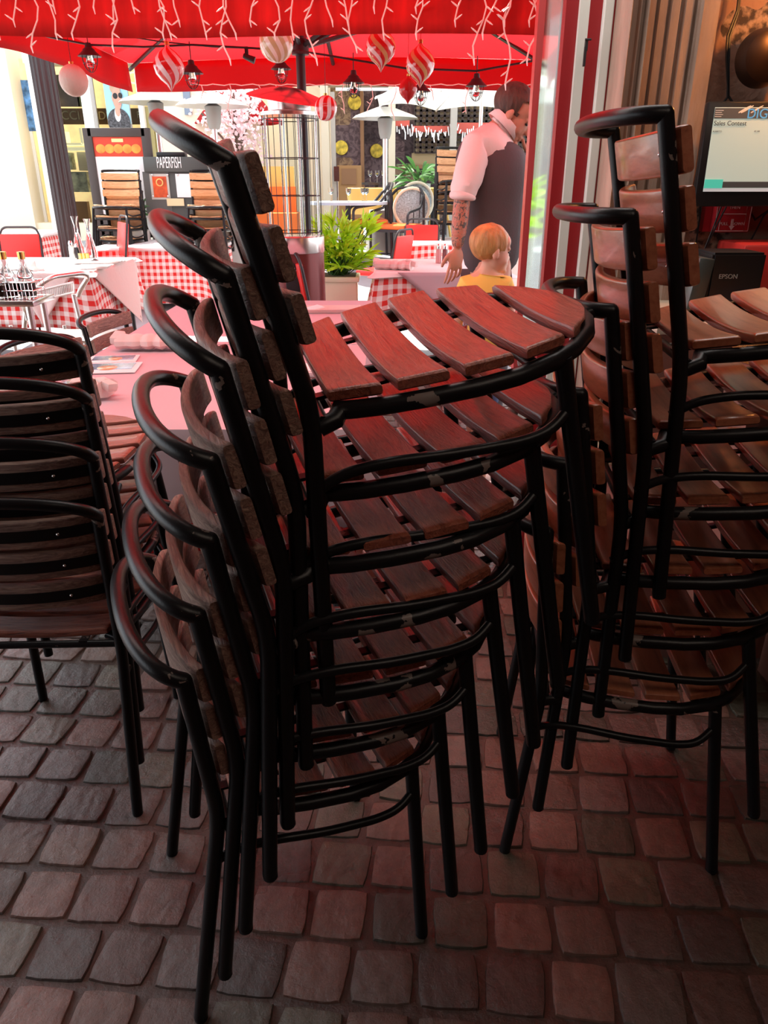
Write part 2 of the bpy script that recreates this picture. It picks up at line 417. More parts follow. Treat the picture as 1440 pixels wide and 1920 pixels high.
# fluted plaster pilaster between the folded doors and the wall
def pilaster():
    x0, x1 = X(1150, 2.45), X(1322, 2.4); bm = B(); pts = []; n = 96
    W = x1 - x0
    for i in range(n + 1):
        t = i / n; y = 2.46
        for (a, b_, dep) in ((.00, .045, -.035), (.13, .155, -.02), (.20, .24, -.03), (.33, .36, .018), (.45, .50, .018), (.60, .655, .018), (.74, .79, .018)):
            if a <= t <= b_: y += dep * math.sin(PI * (t - a) / (b_ - a)) ** .5
        if t > .82: y += -.02
        pts.append((x0 + W * t, y))
    pts += [(x1, 2.7), (x0, 2.7)]
    prism(bm, pts, 0, 3.0)
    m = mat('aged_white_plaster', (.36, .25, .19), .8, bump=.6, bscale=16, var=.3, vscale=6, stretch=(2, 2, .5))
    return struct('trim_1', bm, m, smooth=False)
pilaster()
# folded door panels
def door():
    bm = B()
    for a, b_, d in ((1041, 1068, 2.62), (1083, 1108, 2.60), (1124, 1152, 2.58)): box2(bm, (X(a, d), d, 0), (X(b_, d), d + .05, 2.9))
    f = struct('door_1', bm, REDP, smooth=False)
    bm = B()
    box2(bm, (X(1066, 2.60), 2.60, 0), (X(1083, 2.60), 2.66, 2.9)); box2(bm, (X(1110, 2.57), 2.575, 0), (X(1127, 2.57), 2.66, 2.02), bev=.003)
    obj('edge_strip', bm, WHITEP, f, smooth=False)
    bm = B(); p = at(1099, 85, 2.57); box(bm, p, (.008, .012, .03)); box(bm, p + Vector((-.003, -.008, -.03)), (.007, .008, .05)); tube(bm, [p + Vector((-.006, -.006, .014)), p + Vector((.012, -.006, .014))], .003)
    obj('door_latch', bm, DARK, f)
    # glazed leaf swung open
    bm = B()
    box2(bm, (X(991, 2.75), 2.73, 0), (X(1003, 2.75), 2.78, 2.9)); box2(bm, (X(1036, 2.68), 2.66, 0), (X(1047, 2.68), 2.71, 2.9))
    box2(bm, (X(992, 2.75), 2.68, 2.82), (X(1046, 2.7), 2.74, 2.9)); box2(bm, (X(992, 2.75), 2.68, 0), (X(1046, 2.7), 2.74, .1))
    g = struct('door_2', bm, REDP2, smooth=False)
    bm = B(); a = X(1002, 2.75); b_ = X(1037, 2.69)
    vs = [bm.verts.new(q) for q in ((a, 2.755, .1), (b_, 2.685, .1), (b_, 2.685, 2.82), (a, 2.755, 2.82))]; bm.faces.new(vs)
    solid(obj('glass_pane', bm, mat('door_glass', (.80, .92, .86), .05, trans=.75, ior=1.5), g, smooth=False), .006)
door()

# ------------------------------------------------------------ awning and lights
def awning():
    aw = thing('awning', 'red fabric awning over the front of the restaurant with hanging valance', 'awning', (0, 4, 2.06))
    bm = B()
    def f(u, v, o): # valance
        x = -3.4 + 5.4 * u; z = (1 - v) * .24
        return Vector((x, .012 * math.sin(x * 5) * (1 - v), z + (.012 * math.sin(x * 2.2 + 1)) * (v > .9) - .02 * (u)))
    grid(bm, lambda u, v, o: f(u, v, o), 90, 4)
    solid(obj('valance', bm, REDV, aw), .003)
    bm = B()
    grid(bm, lambda u, v, o: Vector((-3.4 + 5.4 * u, -1.45 * v, .215 + .66 * v - .03 * math.sin(PI * v))), 30, 12)
    solid(obj('canopy', bm, REDA, aw), .003)
    bm = B(); tube(bm, [(-3.4, .01, .2), (2.0, .01, .2)], .012, 8); obj('front_bar', bm, DARK, aw)
awning()

def strand(wire, bulbs, p, length, seed, step=.05):
    rr = random.Random(seed); pts = [p.copy()]; q = p.copy(); n = max(2, int(length / step))
    ph = rr.uniform(0, 6)
    for i in range(n):
        q = q + Vector((.022 * math.sin(ph + i * 1.1) + rr.uniform(-.012, .012), rr.uniform(-.003, .003), -step)); pts.append(q.copy())
        s = rr.choice((-1, 1))
        if rr.random() < .35: continue
        e = q + Vector((s * .018, -.004, rr.choice((-1, 1)) * .012))
        tube(wire, [q, e], .0035, 6); tube(bulbs, [e, e + (e - q).normalized() * .016], [.004, .0015], 6)
    e = pts[-1]; tube(bulbs, [e, e + Vector((0.004, 0, -.028))], [.0045, .0018], 6)
    tube(wire, pts, .0036, 6)
def icicles(name, label, y, z, spec, group=None):
    t = thing(name, label, 'string lights', (0, y, z), 0, group); wire, bulbs = B(), B()
    xs = sorted(s[0] for s in spec)
    pts = [Vector((xs[0] - .1 + (xs[-1] - xs[0] + .2) * k / 60, 0, .006 * math.sin(k * 1.9))) for k in range(61)]
    tube(wire, pts, .004, 6)
    for k, (x, ln) in enumerate(spec): strand(wire, bulbs, Vector((x, -.006, 0)), ln, 11 + k)
    obj('wire', wire, WIRE, t); tag(obj('bulbs', bulbs, BULB, t), kind='stuff')
ZT = 2.255
spec = []
for px, pyb in ((8, 66), (33, 40), (62, 90), (86, 62), (110, 33), (147, 80), (178, 30), (210, 100), (226, 45), (250, 22), (290, 62), (312, 78), (330, 60), (388, 72), (420, 118),
                (436, 82), (488, 40), (512, 74), (556, 74), (598, 126), (612, 60), (642, 55), (665, 108), (704, 32), (727, 80), (778, 78), (800, 14), (874, 60), (892, 132), (925, 82), (952, 60),
                (967, 160), (985, 122), (1000, 60)):
    p = at(px, pyb, 3.95); spec.append((p.x, max(.06, ZT - p.z)))
icicles('icicle_lights', 'white icicle light string hanging along the inside of the awning valance', 3.97, ZT, spec)
struct_umb = None
def umbrella():
    t = thing('patio_umbrella', 'large square red patio umbrella with dark ribs above the outdoor tables', 'umbrella', (0, 0, 0))
    BL, BR = Vector((-2.33, 7.9, 2.42)), Vector((1.42, 7.55, 2.40))
    ux = (BR - BL); side = Vector((-.20, -3.55, 0)); FL = BL + side; FR = BR + side; FL.z = FR.z = 2.42
    AP = (BL + BR + FL + FR) / 4; AP.z = 3.1; cn = [BL, BR, FR, FL]
    bm = B()
    for k in range(4):
        a, b_ = cn[k], cn[(k + 1) % 4]
        def f(u, v, o, a=a, b_=b_):
            e = a.lerp(b_, u); e = Vector((e.x, e.y, e.z + .035 * math.sin(PI * u))); p = e.lerp(AP, v); p.z -= .10 * math.sin(PI * v) * (1 - v) ; return p
        grid(bm, f, 16, 12)
    bmesh.ops.remove_doubles(bm, verts=bm.verts, dist=.001)
    obj('canopy', bm, RED, t)
    for k in range(4):
        a, b_ = cn[k], cn[(k + 1) % 4]; bm = B()
        def f(u, v, o, a=a, b_=b_):
            w_ = .02 * math.sin(u * 21 + k) * v; n_ = (b_ - a).cross(Vector((0, 0, 1))).normalized()
            q = a.lerp(b_, .012 + .976 * u); return Vector((q.x, q.y, q.z + .035 * math.sin(PI * u) - .23 * v - .012 * math.sin(u * 9) * v)) - n_ * w_
        grid(bm, f, 40, 4); solid(obj('valance', bm, RED, t), .003)
    hub = Vector((AP.x, AP.y, 2.27)); hub.x = at(563, 100, AP.y).x
    bm = B(); tube(bm, [(hub.x, hub.y, 0), (hub.x, hub.y, 3.05)], .032, 14); cyl(bm, (hub.x, hub.y, 2.23), .06, .09); obj('pole', bm, DARK, t)
    bm = B(); box(bm, (hub.x, hub.y + .05, .04), (.44, .44, .08), bev=.015); obj('base', bm, DARK, t)
    targets = cn + [(cn[k] + cn[(k + 1) % 4]) / 2 + Vector((0, 0, .035)) for k in range(4)]
    for c in targets:
        bm = B(); tube(bm, [AP - Vector((0, 0, .06)), c - Vector((0, 0, .05))], .018, 6); mid = AP.lerp(c, .52) - Vector((0, 0, .075))
        obj('rib', bm, DARK, t)
        bm = B(); tube(bm, [hub, mid], .016, 6); obj('strut', bm, DARK, t)
    icicles('icicle_lights', 'short white icicle lights pinned along the far edge of the red umbrella', 7.50, 2.21,
            [(x, l) for x, l in ((-1.6, .12), (-1.35, .2), (-1.1, .15), (-.95, .2), (-.35, .2), (-.12, .22), (.1, .28), (.4, .1), (.75, .2), (1.05, .18), (1.2, .1))])
umbrella()
def pendant(px, py, d, i):
    p = at(px, py, d)
    if i == 0:
        t = thing('pendant_lamp', '', 'lamp', p)
        bm = B(); lathe(bm, [(.004, .07), (.016, .068), (.02, .045), (.034, .035), (.036, .028), (.062, .006), (.066, 0), (.060, .002), (.03, .022), (0, .025)], n=20); obj('shade', bm, DARK, t)
        bm = B(); lathe(bm, [(0, -.06), (.018, -.052), (.024, -.03), (.018, -.008), (.012, .02)], n=14); obj('bulb', bm, GLASSB, t)
        bm = B()
        for a in range(4):
            pts = [Vector((.045 * math.sin(s) * math.cos(a * PI / 4), .045 * math.sin(s) * math.sin(a * PI / 4), -.08 * (1 - abs(math.cos(s))) if False else -.085 * math.sin(s) ** 2 if False else .005 - .085 * math.sin(PI * k / 12))) for k, s in [(k, -PI / 2 + PI * k / 12) for k in range(13)]]
            tube(bm, pts, .0016, 5)
        tube(bm, [(.04 * math.cos(a), .04 * math.sin(a), -.035) for a in [2 * PI * k / 20 for k in range(20)]], .0016, 5, closed=True)
        obj('cage', bm, DARK, t)
        bm = B(); tube(bm, [(0, 0, .07), (0, 0, .16)], .003, 6); obj('cord', bm, DARK, t)
        return t
    return p
GP = 'caged pendant lamps strung under the red umbrella'
PL = [(168, 106, 5.0, 'small caged pendant lamp hanging above the pale globe at far left'), (360, 138, 5.0, 'small caged pendant lamp hanging just right of the striped bauble at left'),
      (527, 130, 5.6, 'small caged pendant lamp hanging beside the umbrella pole'), (663, 156, 5.2, 'small caged pendant lamp hanging between pole and red baubles'),
      (893, 162, 5.2, 'small caged pendant lamp hanging above the waiter side of the white parasol'), (789, 172, 5.6, 'small caged pendant lamp partly behind the plain red bauble')]
pl0 = pendant(*PL[0][:3], 0); pl0['label'] = PL[0][3]; pl0['group'] = GP
for q in PL[1:]: dup(pl0, q[3], GP, loc=pendant(q[0], q[1], q[2], 1))
def cable(name, label, pts, r=.005, m=None, cat='cable'):
    bm = B(); tube(bm, pts, r, 6); return tag(obj(name, bm, m or DARK), label, cat)
cable('overhead_wire', 'black wire carrying the pendant lamps across under the umbrella', [at(*p) for p in ((-20, 40, 5), (95, 70, 5), (168, 84, 5), (270, 88, 5), (360, 84, 5), (470, 90, 5.1), (563, 96, 5.3), (610, 103, 5.2), (663, 112, 5.2), (760, 128, 5.2), (893, 133, 5.2), (1010, 112, 5))], .006)
cable('overhead_wire', 'second black wire sagging between pole and left umbrella corner', [at(*p) for p in ((225, 66, 5.2), (300, 78, 5.2), (400, 88, 5.2), (520, 92, 5.3))], .004)
# small spotlight clipped to wire
def spot_clip(px, py, label):
    t = thing('clip_light', label, 'spotlight', at(px, py, 5.1)); bm = B(); box(bm, (0, 0, .03), (.02, .02, .05)); tube(bm, [(-.02, 0, .01), (.045, 0, -.015)], [.014, .02], 10); obj('lamp_head', bm, DARK, t)
spot_clip(463, 108, 'small black clip-on spotlight on the wire left of the umbrella pole')
# baubles
def stripes(name, cols, k=5, tw=3.0, ratio=.5):
    m = mat(name, cols[0], .12, spec=.8, coat=.6); n, L, b = nd(m); tc = n.new('ShaderNodeTexCoord')
    sp = n.new('ShaderNodeSeparateXYZ'); L.new(tc.outputs['Object'], sp.inputs[0])
    a = n.new('ShaderNodeMath'); a.operation = 'ARCTAN2'; L.new(sp.outputs[1], a.inputs[0]); L.new(sp.outputs[0], a.inputs[1])
    z = n.new('ShaderNodeMath'); z.operation = 'MULTIPLY'; z.inputs[1].default_value = tw * 10; L.new(sp.outputs[2], z.inputs[0])
    s = n.new('ShaderNodeMath'); s.operation = 'MULTIPLY'; s.inputs[1].default_value = k / (2 * PI); L.new(a.outputs[0], s.inputs[0])
    ad = n.new('ShaderNodeMath'); ad.operation = 'ADD'; L.new(s.outputs[0], ad.inputs[0]); L.new(z.outputs[0], ad.inputs[1])
    fr = n.new('ShaderNodeMath'); fr.operation = 'FRACT'; L.new(ad.outputs[0], fr.inputs[0])
    r = n.new('ShaderNodeValToRGB'); r.color_ramp.interpolation = 'CONSTANT'; L.new(fr.outputs[0], r.inputs[0])
    e = r.color_ramp.elements; e[0].color = (*cols[0], 1); e[0].position = 0; e[1].position = 1 / len(cols); e[1].color = (*cols[1], 1)
    for i, c in enumerate(cols[2:]): x = e.new((i + 2) / len(cols)); x.color = (*c, 1)
    L.new(r.outputs[0], b.inputs['Base Color']); return m
RW = stripes('red_white_swirl', [(.75, .02, .02), (.9, .85, .85)], 7, 1.0)
RWG = stripes('red_silver_gold_swirl', [(.7, .02, .02), (.85, .8, .78), (.7, .02, .02), (.7, .5, .2)], 4, .9)
GS = stripes('gold_swirl', [(.62, .5, .25), (.9, .88, .75)], 10, 1.2)
def bauble(px, py, r_px, d, m, label, pointed=True, tilt=0, rough=None):
    p = at(px, py, d); k = (p - Vector((0, 0, HC))).length / F * r_px * 1.0
    k = r_px / F * (d * math.cos(TH) - (p.z - HC) * math.sin(TH))
    t = thing('hanging_bauble', label, 'ornament', p, 0, 'ball ornaments hanging under the canopy'); bm = B()
    if pointed: pr = [(0, -1.5), (.08, -1.35), (.25, -1.08), (.62, -.80), (.9, -.45), (1.02, 0), (.9, .45), (.62, .8), (.2, 1.1), (.1, 1.3), (0, 1.4)]
    else: pr = [(math.sin(PI * i / 12), -math.cos(PI * i / 12) * 1.04) for i in range(13)]
    lathe(bm, [(a * k, b_ * k) for a, b_ in pr], n=24); o = obj('ball', bm, m, t); o.rotation_euler = (0, tilt, 0)
    bm = B(); tube(bm, [(0, 0, k * (1.35 if pointed else 1)), (0, 0, k + .35)], .0016, 5); obj('string', bm, DARK, t)
    bm = B(); cyl(bm, (0, 0, k * (1.25 if pointed else .98)), k * .16, k * .2, 12); obj('cap', bm, GOLD, t)
bauble(138, 151, 26, 4.6, mat('pale_globe', (.74, .60, .50), .5, bump=.3, bscale=60), 'plain pale round globe ornament hanging near the dark lamp post', False)
bauble(317, 125, 28, 4.6, RW, 'red and white swirled bauble hanging at the left umbrella corner')
bauble(518, 80, 32, 4.4, GS, 'clear and gold swirled round ornament hanging under the awning edge', False)
bauble(714, 88, 28, 4.5, RWG, 'red, silver and gold swirled bauble hanging right of the umbrella pole')
bauble(788, 120, 27, 4.6, RWG, 'larger red and silver swirled pointed bauble, rightmost of the hanging ornaments')
bauble(765, 167, 17, 4.7, mat('red_glass_ball', (.55, .02, .02), .15, coat=.6, bump=.4, bscale=25), 'small plain red bauble hanging low in front of white parasol')
bauble(611, 203, 21, 4.7, RW, 'red and white striped bauble hanging beside the heater hood', False, .5)

# ------------------------------------------------------------ stacking bistro chairs
OUT = [(.100, .158), (.13, .176), (.174, .191), (.232, .203), (.305, .211), (.36, .208), (.42, .189), (.464, .161), (.5075, .113), (.534, .06), (.546, .0)]
def hw(x):
    if x <= OUT[0][0]: return OUT[0][1]
    for (a, b_), (c, d) in zip(OUT, OUT[1:]):
        if x <= c:
            t = (x - a) / (c - a)
            return b_ + (d - b_) * (t if c < .53 else 1 - math.sqrt(max(0, 1 - t * t)) if False else t)
    return 0.0
def rrect(wd, th, r, n=3):
    out = []
    for cx, cz, a0 in ((wd / 2 - r, th / 2 - r, 0), (-wd / 2 + r, th / 2 - r, 90), (-wd / 2 + r, -th / 2 + r, 180), (wd / 2 - r, -th / 2 + r, 270)):
        for k in range(n + 1):
            a = math.radians(a0 + 90 * k / n); out.append((cx + r * math.cos(a), cz + r * math.sin(a)))
    return out
def seat_slat(x0, x1, z, th=.019, dish=.014, dx=0):
    bm = B(); wd = x1 - x0; sec = rrect(wd, th, .0045); xc = (x0 + x1) / 2
    if x1 > .53: # rounded front slat: denser across its width
        top = [i / 10 for i in range(11)]
        sec = [(-wd / 2 + .003, -th / 2), (-wd / 2, -th / 2 + .004), (-wd / 2, th / 2 - .004), (-wd / 2 + .003, th / 2)] + [(-wd / 2 + wd * t, th / 2) for t in top[1:-1]] + \
              [(wd / 2 - .004, th / 2 - .001), (wd / 2, th / 2 - .005), (wd / 2, -th / 2 + .004), (wd / 2 - .004, -th / 2)] + [(-wd / 2 + wd * t, -th / 2) for t in top[1:-1]][::-1]
    us = [-1, -.985, -.96] + [-.9 + 1.8 * k / 18 for k in range(19)] + [.96, .985, 1]; rings = []
    for u in us:
        e = abs(u); sh = 1 if e < .97 else (.86 if e < .99 else .62); ring = []
        for sx, sz in sec:
            x = xc + sx; h = max(.004, hw(x)); y = u * h
            zz = z + sz * sh + dish * (min(1, (y / .205) ** 2)) - dish
            ring.append(bm.verts.new((x + dx, y, zz)))
        rings.append(ring)
    n = len(sec)
    for a, b_ in zip(rings, rings[1:]):
        for k in range(n): bm.faces.new((a[k], a[(k + 1) % n], b_[(k + 1) % n], b_[k]))
    bm.faces.new(rings[0][::-1]); bm.faces.new(rings[-1])
    bmesh.ops.recalc_face_normals(bm, faces=bm.faces)
    return bm
def make_chair(label, P, wmat, wback, straps=False):
    t = thing('bistro_chair', label, 'chair')
    fd, wf, wb, xb, zb, xt, zt, wt, hx, hz, s_c, hh, pitch, bul = P; R = .0131; dx = xb - .0785
    zs = .452 if zb < .475 else .467   # ring centre height
    RT = .0128
    for s in (-1, 1):
        bm = B(); tube(bm, arc([(0, s * wf, .012), (xb, s * wb, zb), (xt, s * wt, zt + .0)], .05, 6), R, 14); lathe(bm, [(0, 0), (R * .98, .004), (R, .014), (R * .8, .02)], (0, s * wf, -.001), 14)
        obj('rear_leg', bm, BLACK, t)
        bm = B(); jx = .437 + dx; jy = .182 * s; tube(bm, [(fd, s * wf, .012), (jx, jy, zs)], R, 14); lathe(bm, [(0, 0), (R * .98, .004), (R, .014), (R * .8, .02)], (fd, s * wf, -.001), 14)
        obj('front_leg', bm, BLACK, t)
        bm = B(); zl = .37
        tube(bm, arc([(.058 + dx, s * wb, zl - .006), (.10 + dx, s * (wb + .004), zl + .014), (.16 + dx, s * (wb + .012), zl + .018), (.26 + dx, s * (wb + .022), zl + .008), (.36 + dx, s * (wb + .020), zl - .002), (.405 + dx, s * (wb + .014), zl), (.442 + dx, s * (.186), zl + .02)], .03, 5), .0082, 10)
        obj('side_stretcher', bm, BLACK, t)
    # top bow
    bm = B(); n = 28; pts = []
    for k in range(n + 1):
        a = PI * k / n; s = math.sin(a); c = math.cos(a)
        y = -wt * (abs(c) ** .9) * (1 if c > 0 else -1)
        pts.append((xt - hx * s ** .85, y, zt + hz * s ** .85))
    tube(bm, pts, R, 14)
    for q in (pts[0], pts[-1]): ell(bm, q, (R, R, R), u=14, v=8)
    obj('top_rail', bm, BLACK, t)
    # seat ring
    bm = B(); half = []
    for x in [.118, .14, .174, .205, .232, .27, .305, .335, .36, .39, .42, .445, .464, .487, .5075, .522, .534, .541]:
        half.append((x + dx, hw(x) + .001))
    near = [(xb + .006, wb - .004, zs - .012), (xb + .03, wb - .004, zs - .006)] + [(x, y, zs) for x, y in half] + [(.547 + dx, .028, zs)]
    loop = near + [(.5485 + dx, 0, zs)] + [(x, -y, z) for x, y, z in near[::-1]]
    tube(bm, loop, RT, 12); obj('seat_frame', bm, BLACK, t)
    bm = B()
    tube(bm, [(xb + .012, -wb, zs - .004), (xb + .012, wb, zs - .004)], .009, 10); tube(bm, [(.40 + dx, -.19, zs - .006), (.40 + dx, .19, zs - .006)], .009, 10)
    for s in (-1, 1): box(bm, (.30 + dx, s * .11, zs + .004), (.43, .018, .005))
    obj('seat_support', bm, BLACK, t)
    for x0, x1 in ((.107, .177), (.197, .266), (.287, .356), (.377, .446), (.467, .546)):
        obj('seat_slat', seat_slat(x0, x1, zs + .025, dx=dx), wmat, t)
    # back slats with their screwed metal straps
    U = (Vector((xt, 0, zt)) - Vector((xb, 0, zb))); Ln = U.length; U.normalize(); N = Vector((U.z, 0, -U.x))
    for k in range(3):
        s0 = Ln - s_c - pitch * k; wy = wt - (wt - wb) * (Ln - s0) / Ln + .004
        def pos(y, s, o, bulge=bul):
            q = min(1, abs(y) / wy); p = Vector((xb, 0, zb)) + U * s
            return p + N * (.0155 + .012 + o - bulge * (1 - q * q) ** .8) + Vector((0, y, 0))
        bm = B(); sec = rrect(.017, hh, .005); rings = []
        for u in [-1, -.985, -.95] + [-.88 + 1.76 * q / 20 for q in range(21)] + [.95, .985, 1]:
            e = abs(u); sh = 1 if e < .97 else (.98 if e < .99 else .93)
            rings.append([bm.verts.new(pos(u * (wy + .002), s0 + b_ * (sh if e > .97 else 1), a * sh)) for a, b_ in sec])
        m_ = len(sec)
        for a, b_ in zip(rings, rings[1:]):
            for q in range(m_): bm.faces.new((a[q], a[(q + 1) % m_], b_[(q + 1) % m_], b_[q]))
        bm.faces.new(rings[0][::-1]); bm.faces.new(rings[-1]); bmesh.ops.recalc_face_normals(bm, faces=bm.faces)
        sl_ = obj('back_slat', bm, wback, t)
        if not straps:
            for s in (-.8, .8): obj('screw', ell(B(), pos(wy * s, s0, -.009), (.0035, .003, .0035), u=8, v=6), STEEL, sl_)
            continue
        bm = B(); vs = []
        for j in range(25):
            y = -wy * .97 + 2 * wy * .97 * j / 24
            vs.append([bm.verts.new(pos(y, s0 + b_, o)) for o, b_ in ((-.0115, -.013), (-.0115, .013), (-.0085, .013), (-.0085, -.013))])
        for a, b_ in zip(vs, vs[1:]):
            for q in range(4): bm.faces.new((a[q], a[(q + 1) % 4], b_[(q + 1) % 4], b_[q]))
        bm.faces.new(vs[0][::-1]); bm.faces.new(vs[-1]); bmesh.ops.recalc_face_normals(bm, faces=bm.faces)
        st = obj('back_strap', bm, BLACK, t)
        for s in (-.6, .6): obj('screw', ell(B(), pos(wy * s, s0, -.0125), (.004, .004, .004), u=8, v=6), STEEL, st)
    return t
def pose(x, y, z, yaw, pitch, roll):
    a, b_, c = map(math.radians, (yaw, pitch, roll))
    return Matrix.Translation((x, y, z)) @ Matrix.Rotation(a, 4, 'Z') @ Matrix.Rotation(-b_, 4, 'Y') @ Matrix.Rotation(c, 4, 'X')
PC = (.457, .203, .187, .078, .468, .0485, .765, .209, .072, .038, .015, .066, .080, .036)
CEN = [(-0.421, 1.088, -0.000, 21.947, -0.023, -0.265), (-0.362, 1.095, 0.116, 20.699, 1.750, -0.263), (-0.310, 1.099, 0.235, 18.986, 3.070, -0.344), (-0.256, 1.108, 0.358, 17.831, 6.067, 0.443),
       (-0.221, 1.132, 0.460, 16.9, 7.1, 2.2), (-0.184, 1.155, 0.570, 15.7, 8.7, 2.6), (-0.136, 1.166, 0.698, 13.245, 10.755, 4.061)]
PR = (.467, .2034, .1997, .0478, .451, .028, .836, .2054, .0854, .0133, .054, .069, .0855, .048)
RGT = [(0.309, 1.486, 0.001, -6.830, 0.190, 0.019), (0.373, 1.484, 0.137, -6.032, 3.513, -0.225), (0.425, 1.474, 0.269, -6.402, 5.860, -0.418), (0.477, 1.469, 0.413, -6.712, 6.925, -0.545),
       (0.508, 1.456, 0.564, -6.226, 8.561, -0.487), (0.551, 1.455, 0.710, -5.165, 9.619, -0.145)]
PL_ = (.46, .2026, .2004, .0798, .435, .0516, .796, .2065, .07, .062, .030, .066, .078, .055)
LFT = [(-0.817, 1.390, 0.000, 91.980, 0.000, 0.119), (-0.816, 1.454, 0.112, 90.938, 1.046, -0.594), (-0.820, 1.517, 0.223, 90.684, 2.296, -1.058), (-0.827, 1.587, 0.316, 90.709, 4.207, -1.694)]
ORD = ['bottom', 'second', 'third', 'fourth', 'fifth', 'sixth', 'seventh']
def stack(P, poses, desc, group, wm, wb_, straps=False, own=()):
    first = None; alt = None; n = len(poses)
    for k, p in enumerate(poses):
        lab = ('bottom chair' if k == 0 else 'top chair' if k == n - 1 else ORD[k] + ' chair from the bottom') + ' ' + desc
        if first is None: first = make_chair(lab, P, wm, wb_, straps); first['group'] = group; c = first
        elif k in own and alt is None: alt = c = make_chair(lab, P[:4] + (.482,) + P[5:6] + (.79, .209, .06, .05, .028) + P[11:13] + (.032,), wm, wb_, straps); c['group'] = group   # slightly taller chairs
        elif k in own: c = dup(alt, lab, group)
        else: c = dup(first, lab, group)
        c.matrix_world = pose(*p)
    return first
c_cen = stack(PC, CEN, 'of the central stack, weathered reddish slats on black frame', 'weathered bistro chairs in the central stack', WORN, WORNB, own={4, 5, 6})
c_rgt = stack(PR, RGT, 'of the right-hand stack, smooth varnished slats on black frame', 'varnished bistro chairs in the right stack', TEAK, TEAK)
c_lft = stack(PL_, LFT, 'of the left stack, seen from behind with dark slatted back', 'bistro chairs in the left stack', WORN, WORNB, True)

# ------------------------------------------------------------ tables on the patio
def gz(y): return max(0, min(1, (y - 7.5) / 2.5)) * .6
def cloth(name, label, cat, x0, x1, y0, y1, z, drop, m, seed=1, wave=.02, sides='NSEW', thick=.002, parent=None, group=None, flare=.03):
    """draped rectangular cloth: top sheet plus a folded skirt, with its weave in UV"""
    bm = B(); uvl = bm.loops.layers.uv.new('UVMap'); rr = random.Random(seed)
    cx, cyy = (x0 + x1) / 2, (y0 + y1) / 2; a, b_ = (x1 - x0) / 2, (y1 - y0) / 2
    per = []
    def run(p, q, n_, out):
        for k in range(n_): t = k / n_; per.append((p[0] + (q[0] - p[0]) * t, p[1] + (q[1] - p[1]) * t, out, t))
    N = 34
    run((-a, -b_), (a, -b_), N, (0, -1)); run((a, -b_), (a, b_), N, (1, 0)); run((a, b_), (-a, b_), N, (0, 1)); run((-a, b_), (-a, -b_), N, (-1, 0))
    L = len(per); nv = 7; rings = []; ph = rr.uniform(0, 6)
    for j in range(nv + 1):
        v = j / nv; ring = []
        for i, (x, y, o, t) in enumerate(per):
            ct = math.exp(-(min(t, 1 - t) * 2 * (a if o[1] else b_) / .12) ** 2)
            px_, py_ = per[i - 1][2] if t < .02 else o
            nx, ny = o
            if ct > .2:
                cxs = 1 if x > 0 else -1; cys = 1 if y > 0 else -1
                nx, ny = o[0] * (1 - ct * .5) + cxs * ct * .7, o[1] * (1 - ct * .5) + cys * ct * .7
            w_ = wave * math.sin(ph + i * .62 + 1.3 * math.sin(i * .23)) * v
            d = .006 * (j > 0) + flare * v + w_ + ct * .05 * v
            vv = bm.verts.new((cx + x + nx * d, cyy + y + ny * d, z - (0 if j == 0 else .004) - drop * v * (1 + .18 * ct)))
            ring.append((vv, (x if o[1] else y, drop * v)))
        rings.append(ring)
    for j in range(nv):
        for i in range(L):
            k = (i + 1) % L; a_, b2, c_, d_ = rings[j][i], rings[j][k], rings[j + 1][k], rings[j + 1][i]
            f = bm.faces.new((a_[0], d_[0], c_[0], b2[0]))
            u0 = per[i][0] if per[i][2][1] else per[i][1]
            st = 2 * (a if per[i][2][1] else b_) / N; sg = 1 if (per[i][2] in ((0, -1), (1, 0))) else -1
            for lp, uu in zip(f.loops, ((u0, a_[1][1]), (u0, d_[1][1]), (u0 + sg * st, c_[1][1]), (u0 + sg * st, b2[1][1]))): lp[uvl].uv = uu
    top = bm.faces.new([q[0] for q in rings[0]][::-1] if False else [q[0] for q in rings[0]])
    for lp in top.loops: lp[uvl].uv = (lp.vert.co.x, lp.vert.co.y)
    o = obj(name, bm, m, parent); solid(o, thick)
    if not parent: tag(o, label, cat, group)
    return o
def table(label, x0, x1, y0, y1, z, m=None, group=None):
    t = thing('dining_table', label, 'table', ((x0 + x1) / 2, (y0 + y1) / 2, gz((y0 + y1) / 2)), 0, group); g = gz((y0 + y1) / 2)
    hx_, hy = (x1 - x0) / 2, (y1 - y0) / 2; h = z - g - .008
    obj('tabletop', box(B(), (0, 0, h - .015), (2 * hx_ - .02, 2 * hy - .02, .03), bev=.004), m or DARK, t)
    for sx in (-1, 1):
        for sy in (-1, 1): bm = B(); tube(bm, [(sx * (hx_ - .06), sy * (hy - .06), 0), (sx * (hx_ - .06), sy * (hy - .06), h - .03)], .018, 8); obj('leg', bm, m or DARK, t)
    return t
def flap(name, label, cat, pts, m, group=None):
    """free corner of an overlay cloth hanging over the table edge"""
    A, Bp, T = map(Vector, pts); bm = B()
    def f(u, v, o):
        e = A.lerp(Bp, u); p = e.lerp(T, v); p.y -= .012 * math.sin(u * 9) * v; return p
    grid(bm, f, 14, 14); bmesh.ops.remove_doubles(bm, verts=bm.verts, dist=.0008)
    o = obj(name, bm, m); solid(o, .002); return tag(o, label, cat, group)
ZO = .80
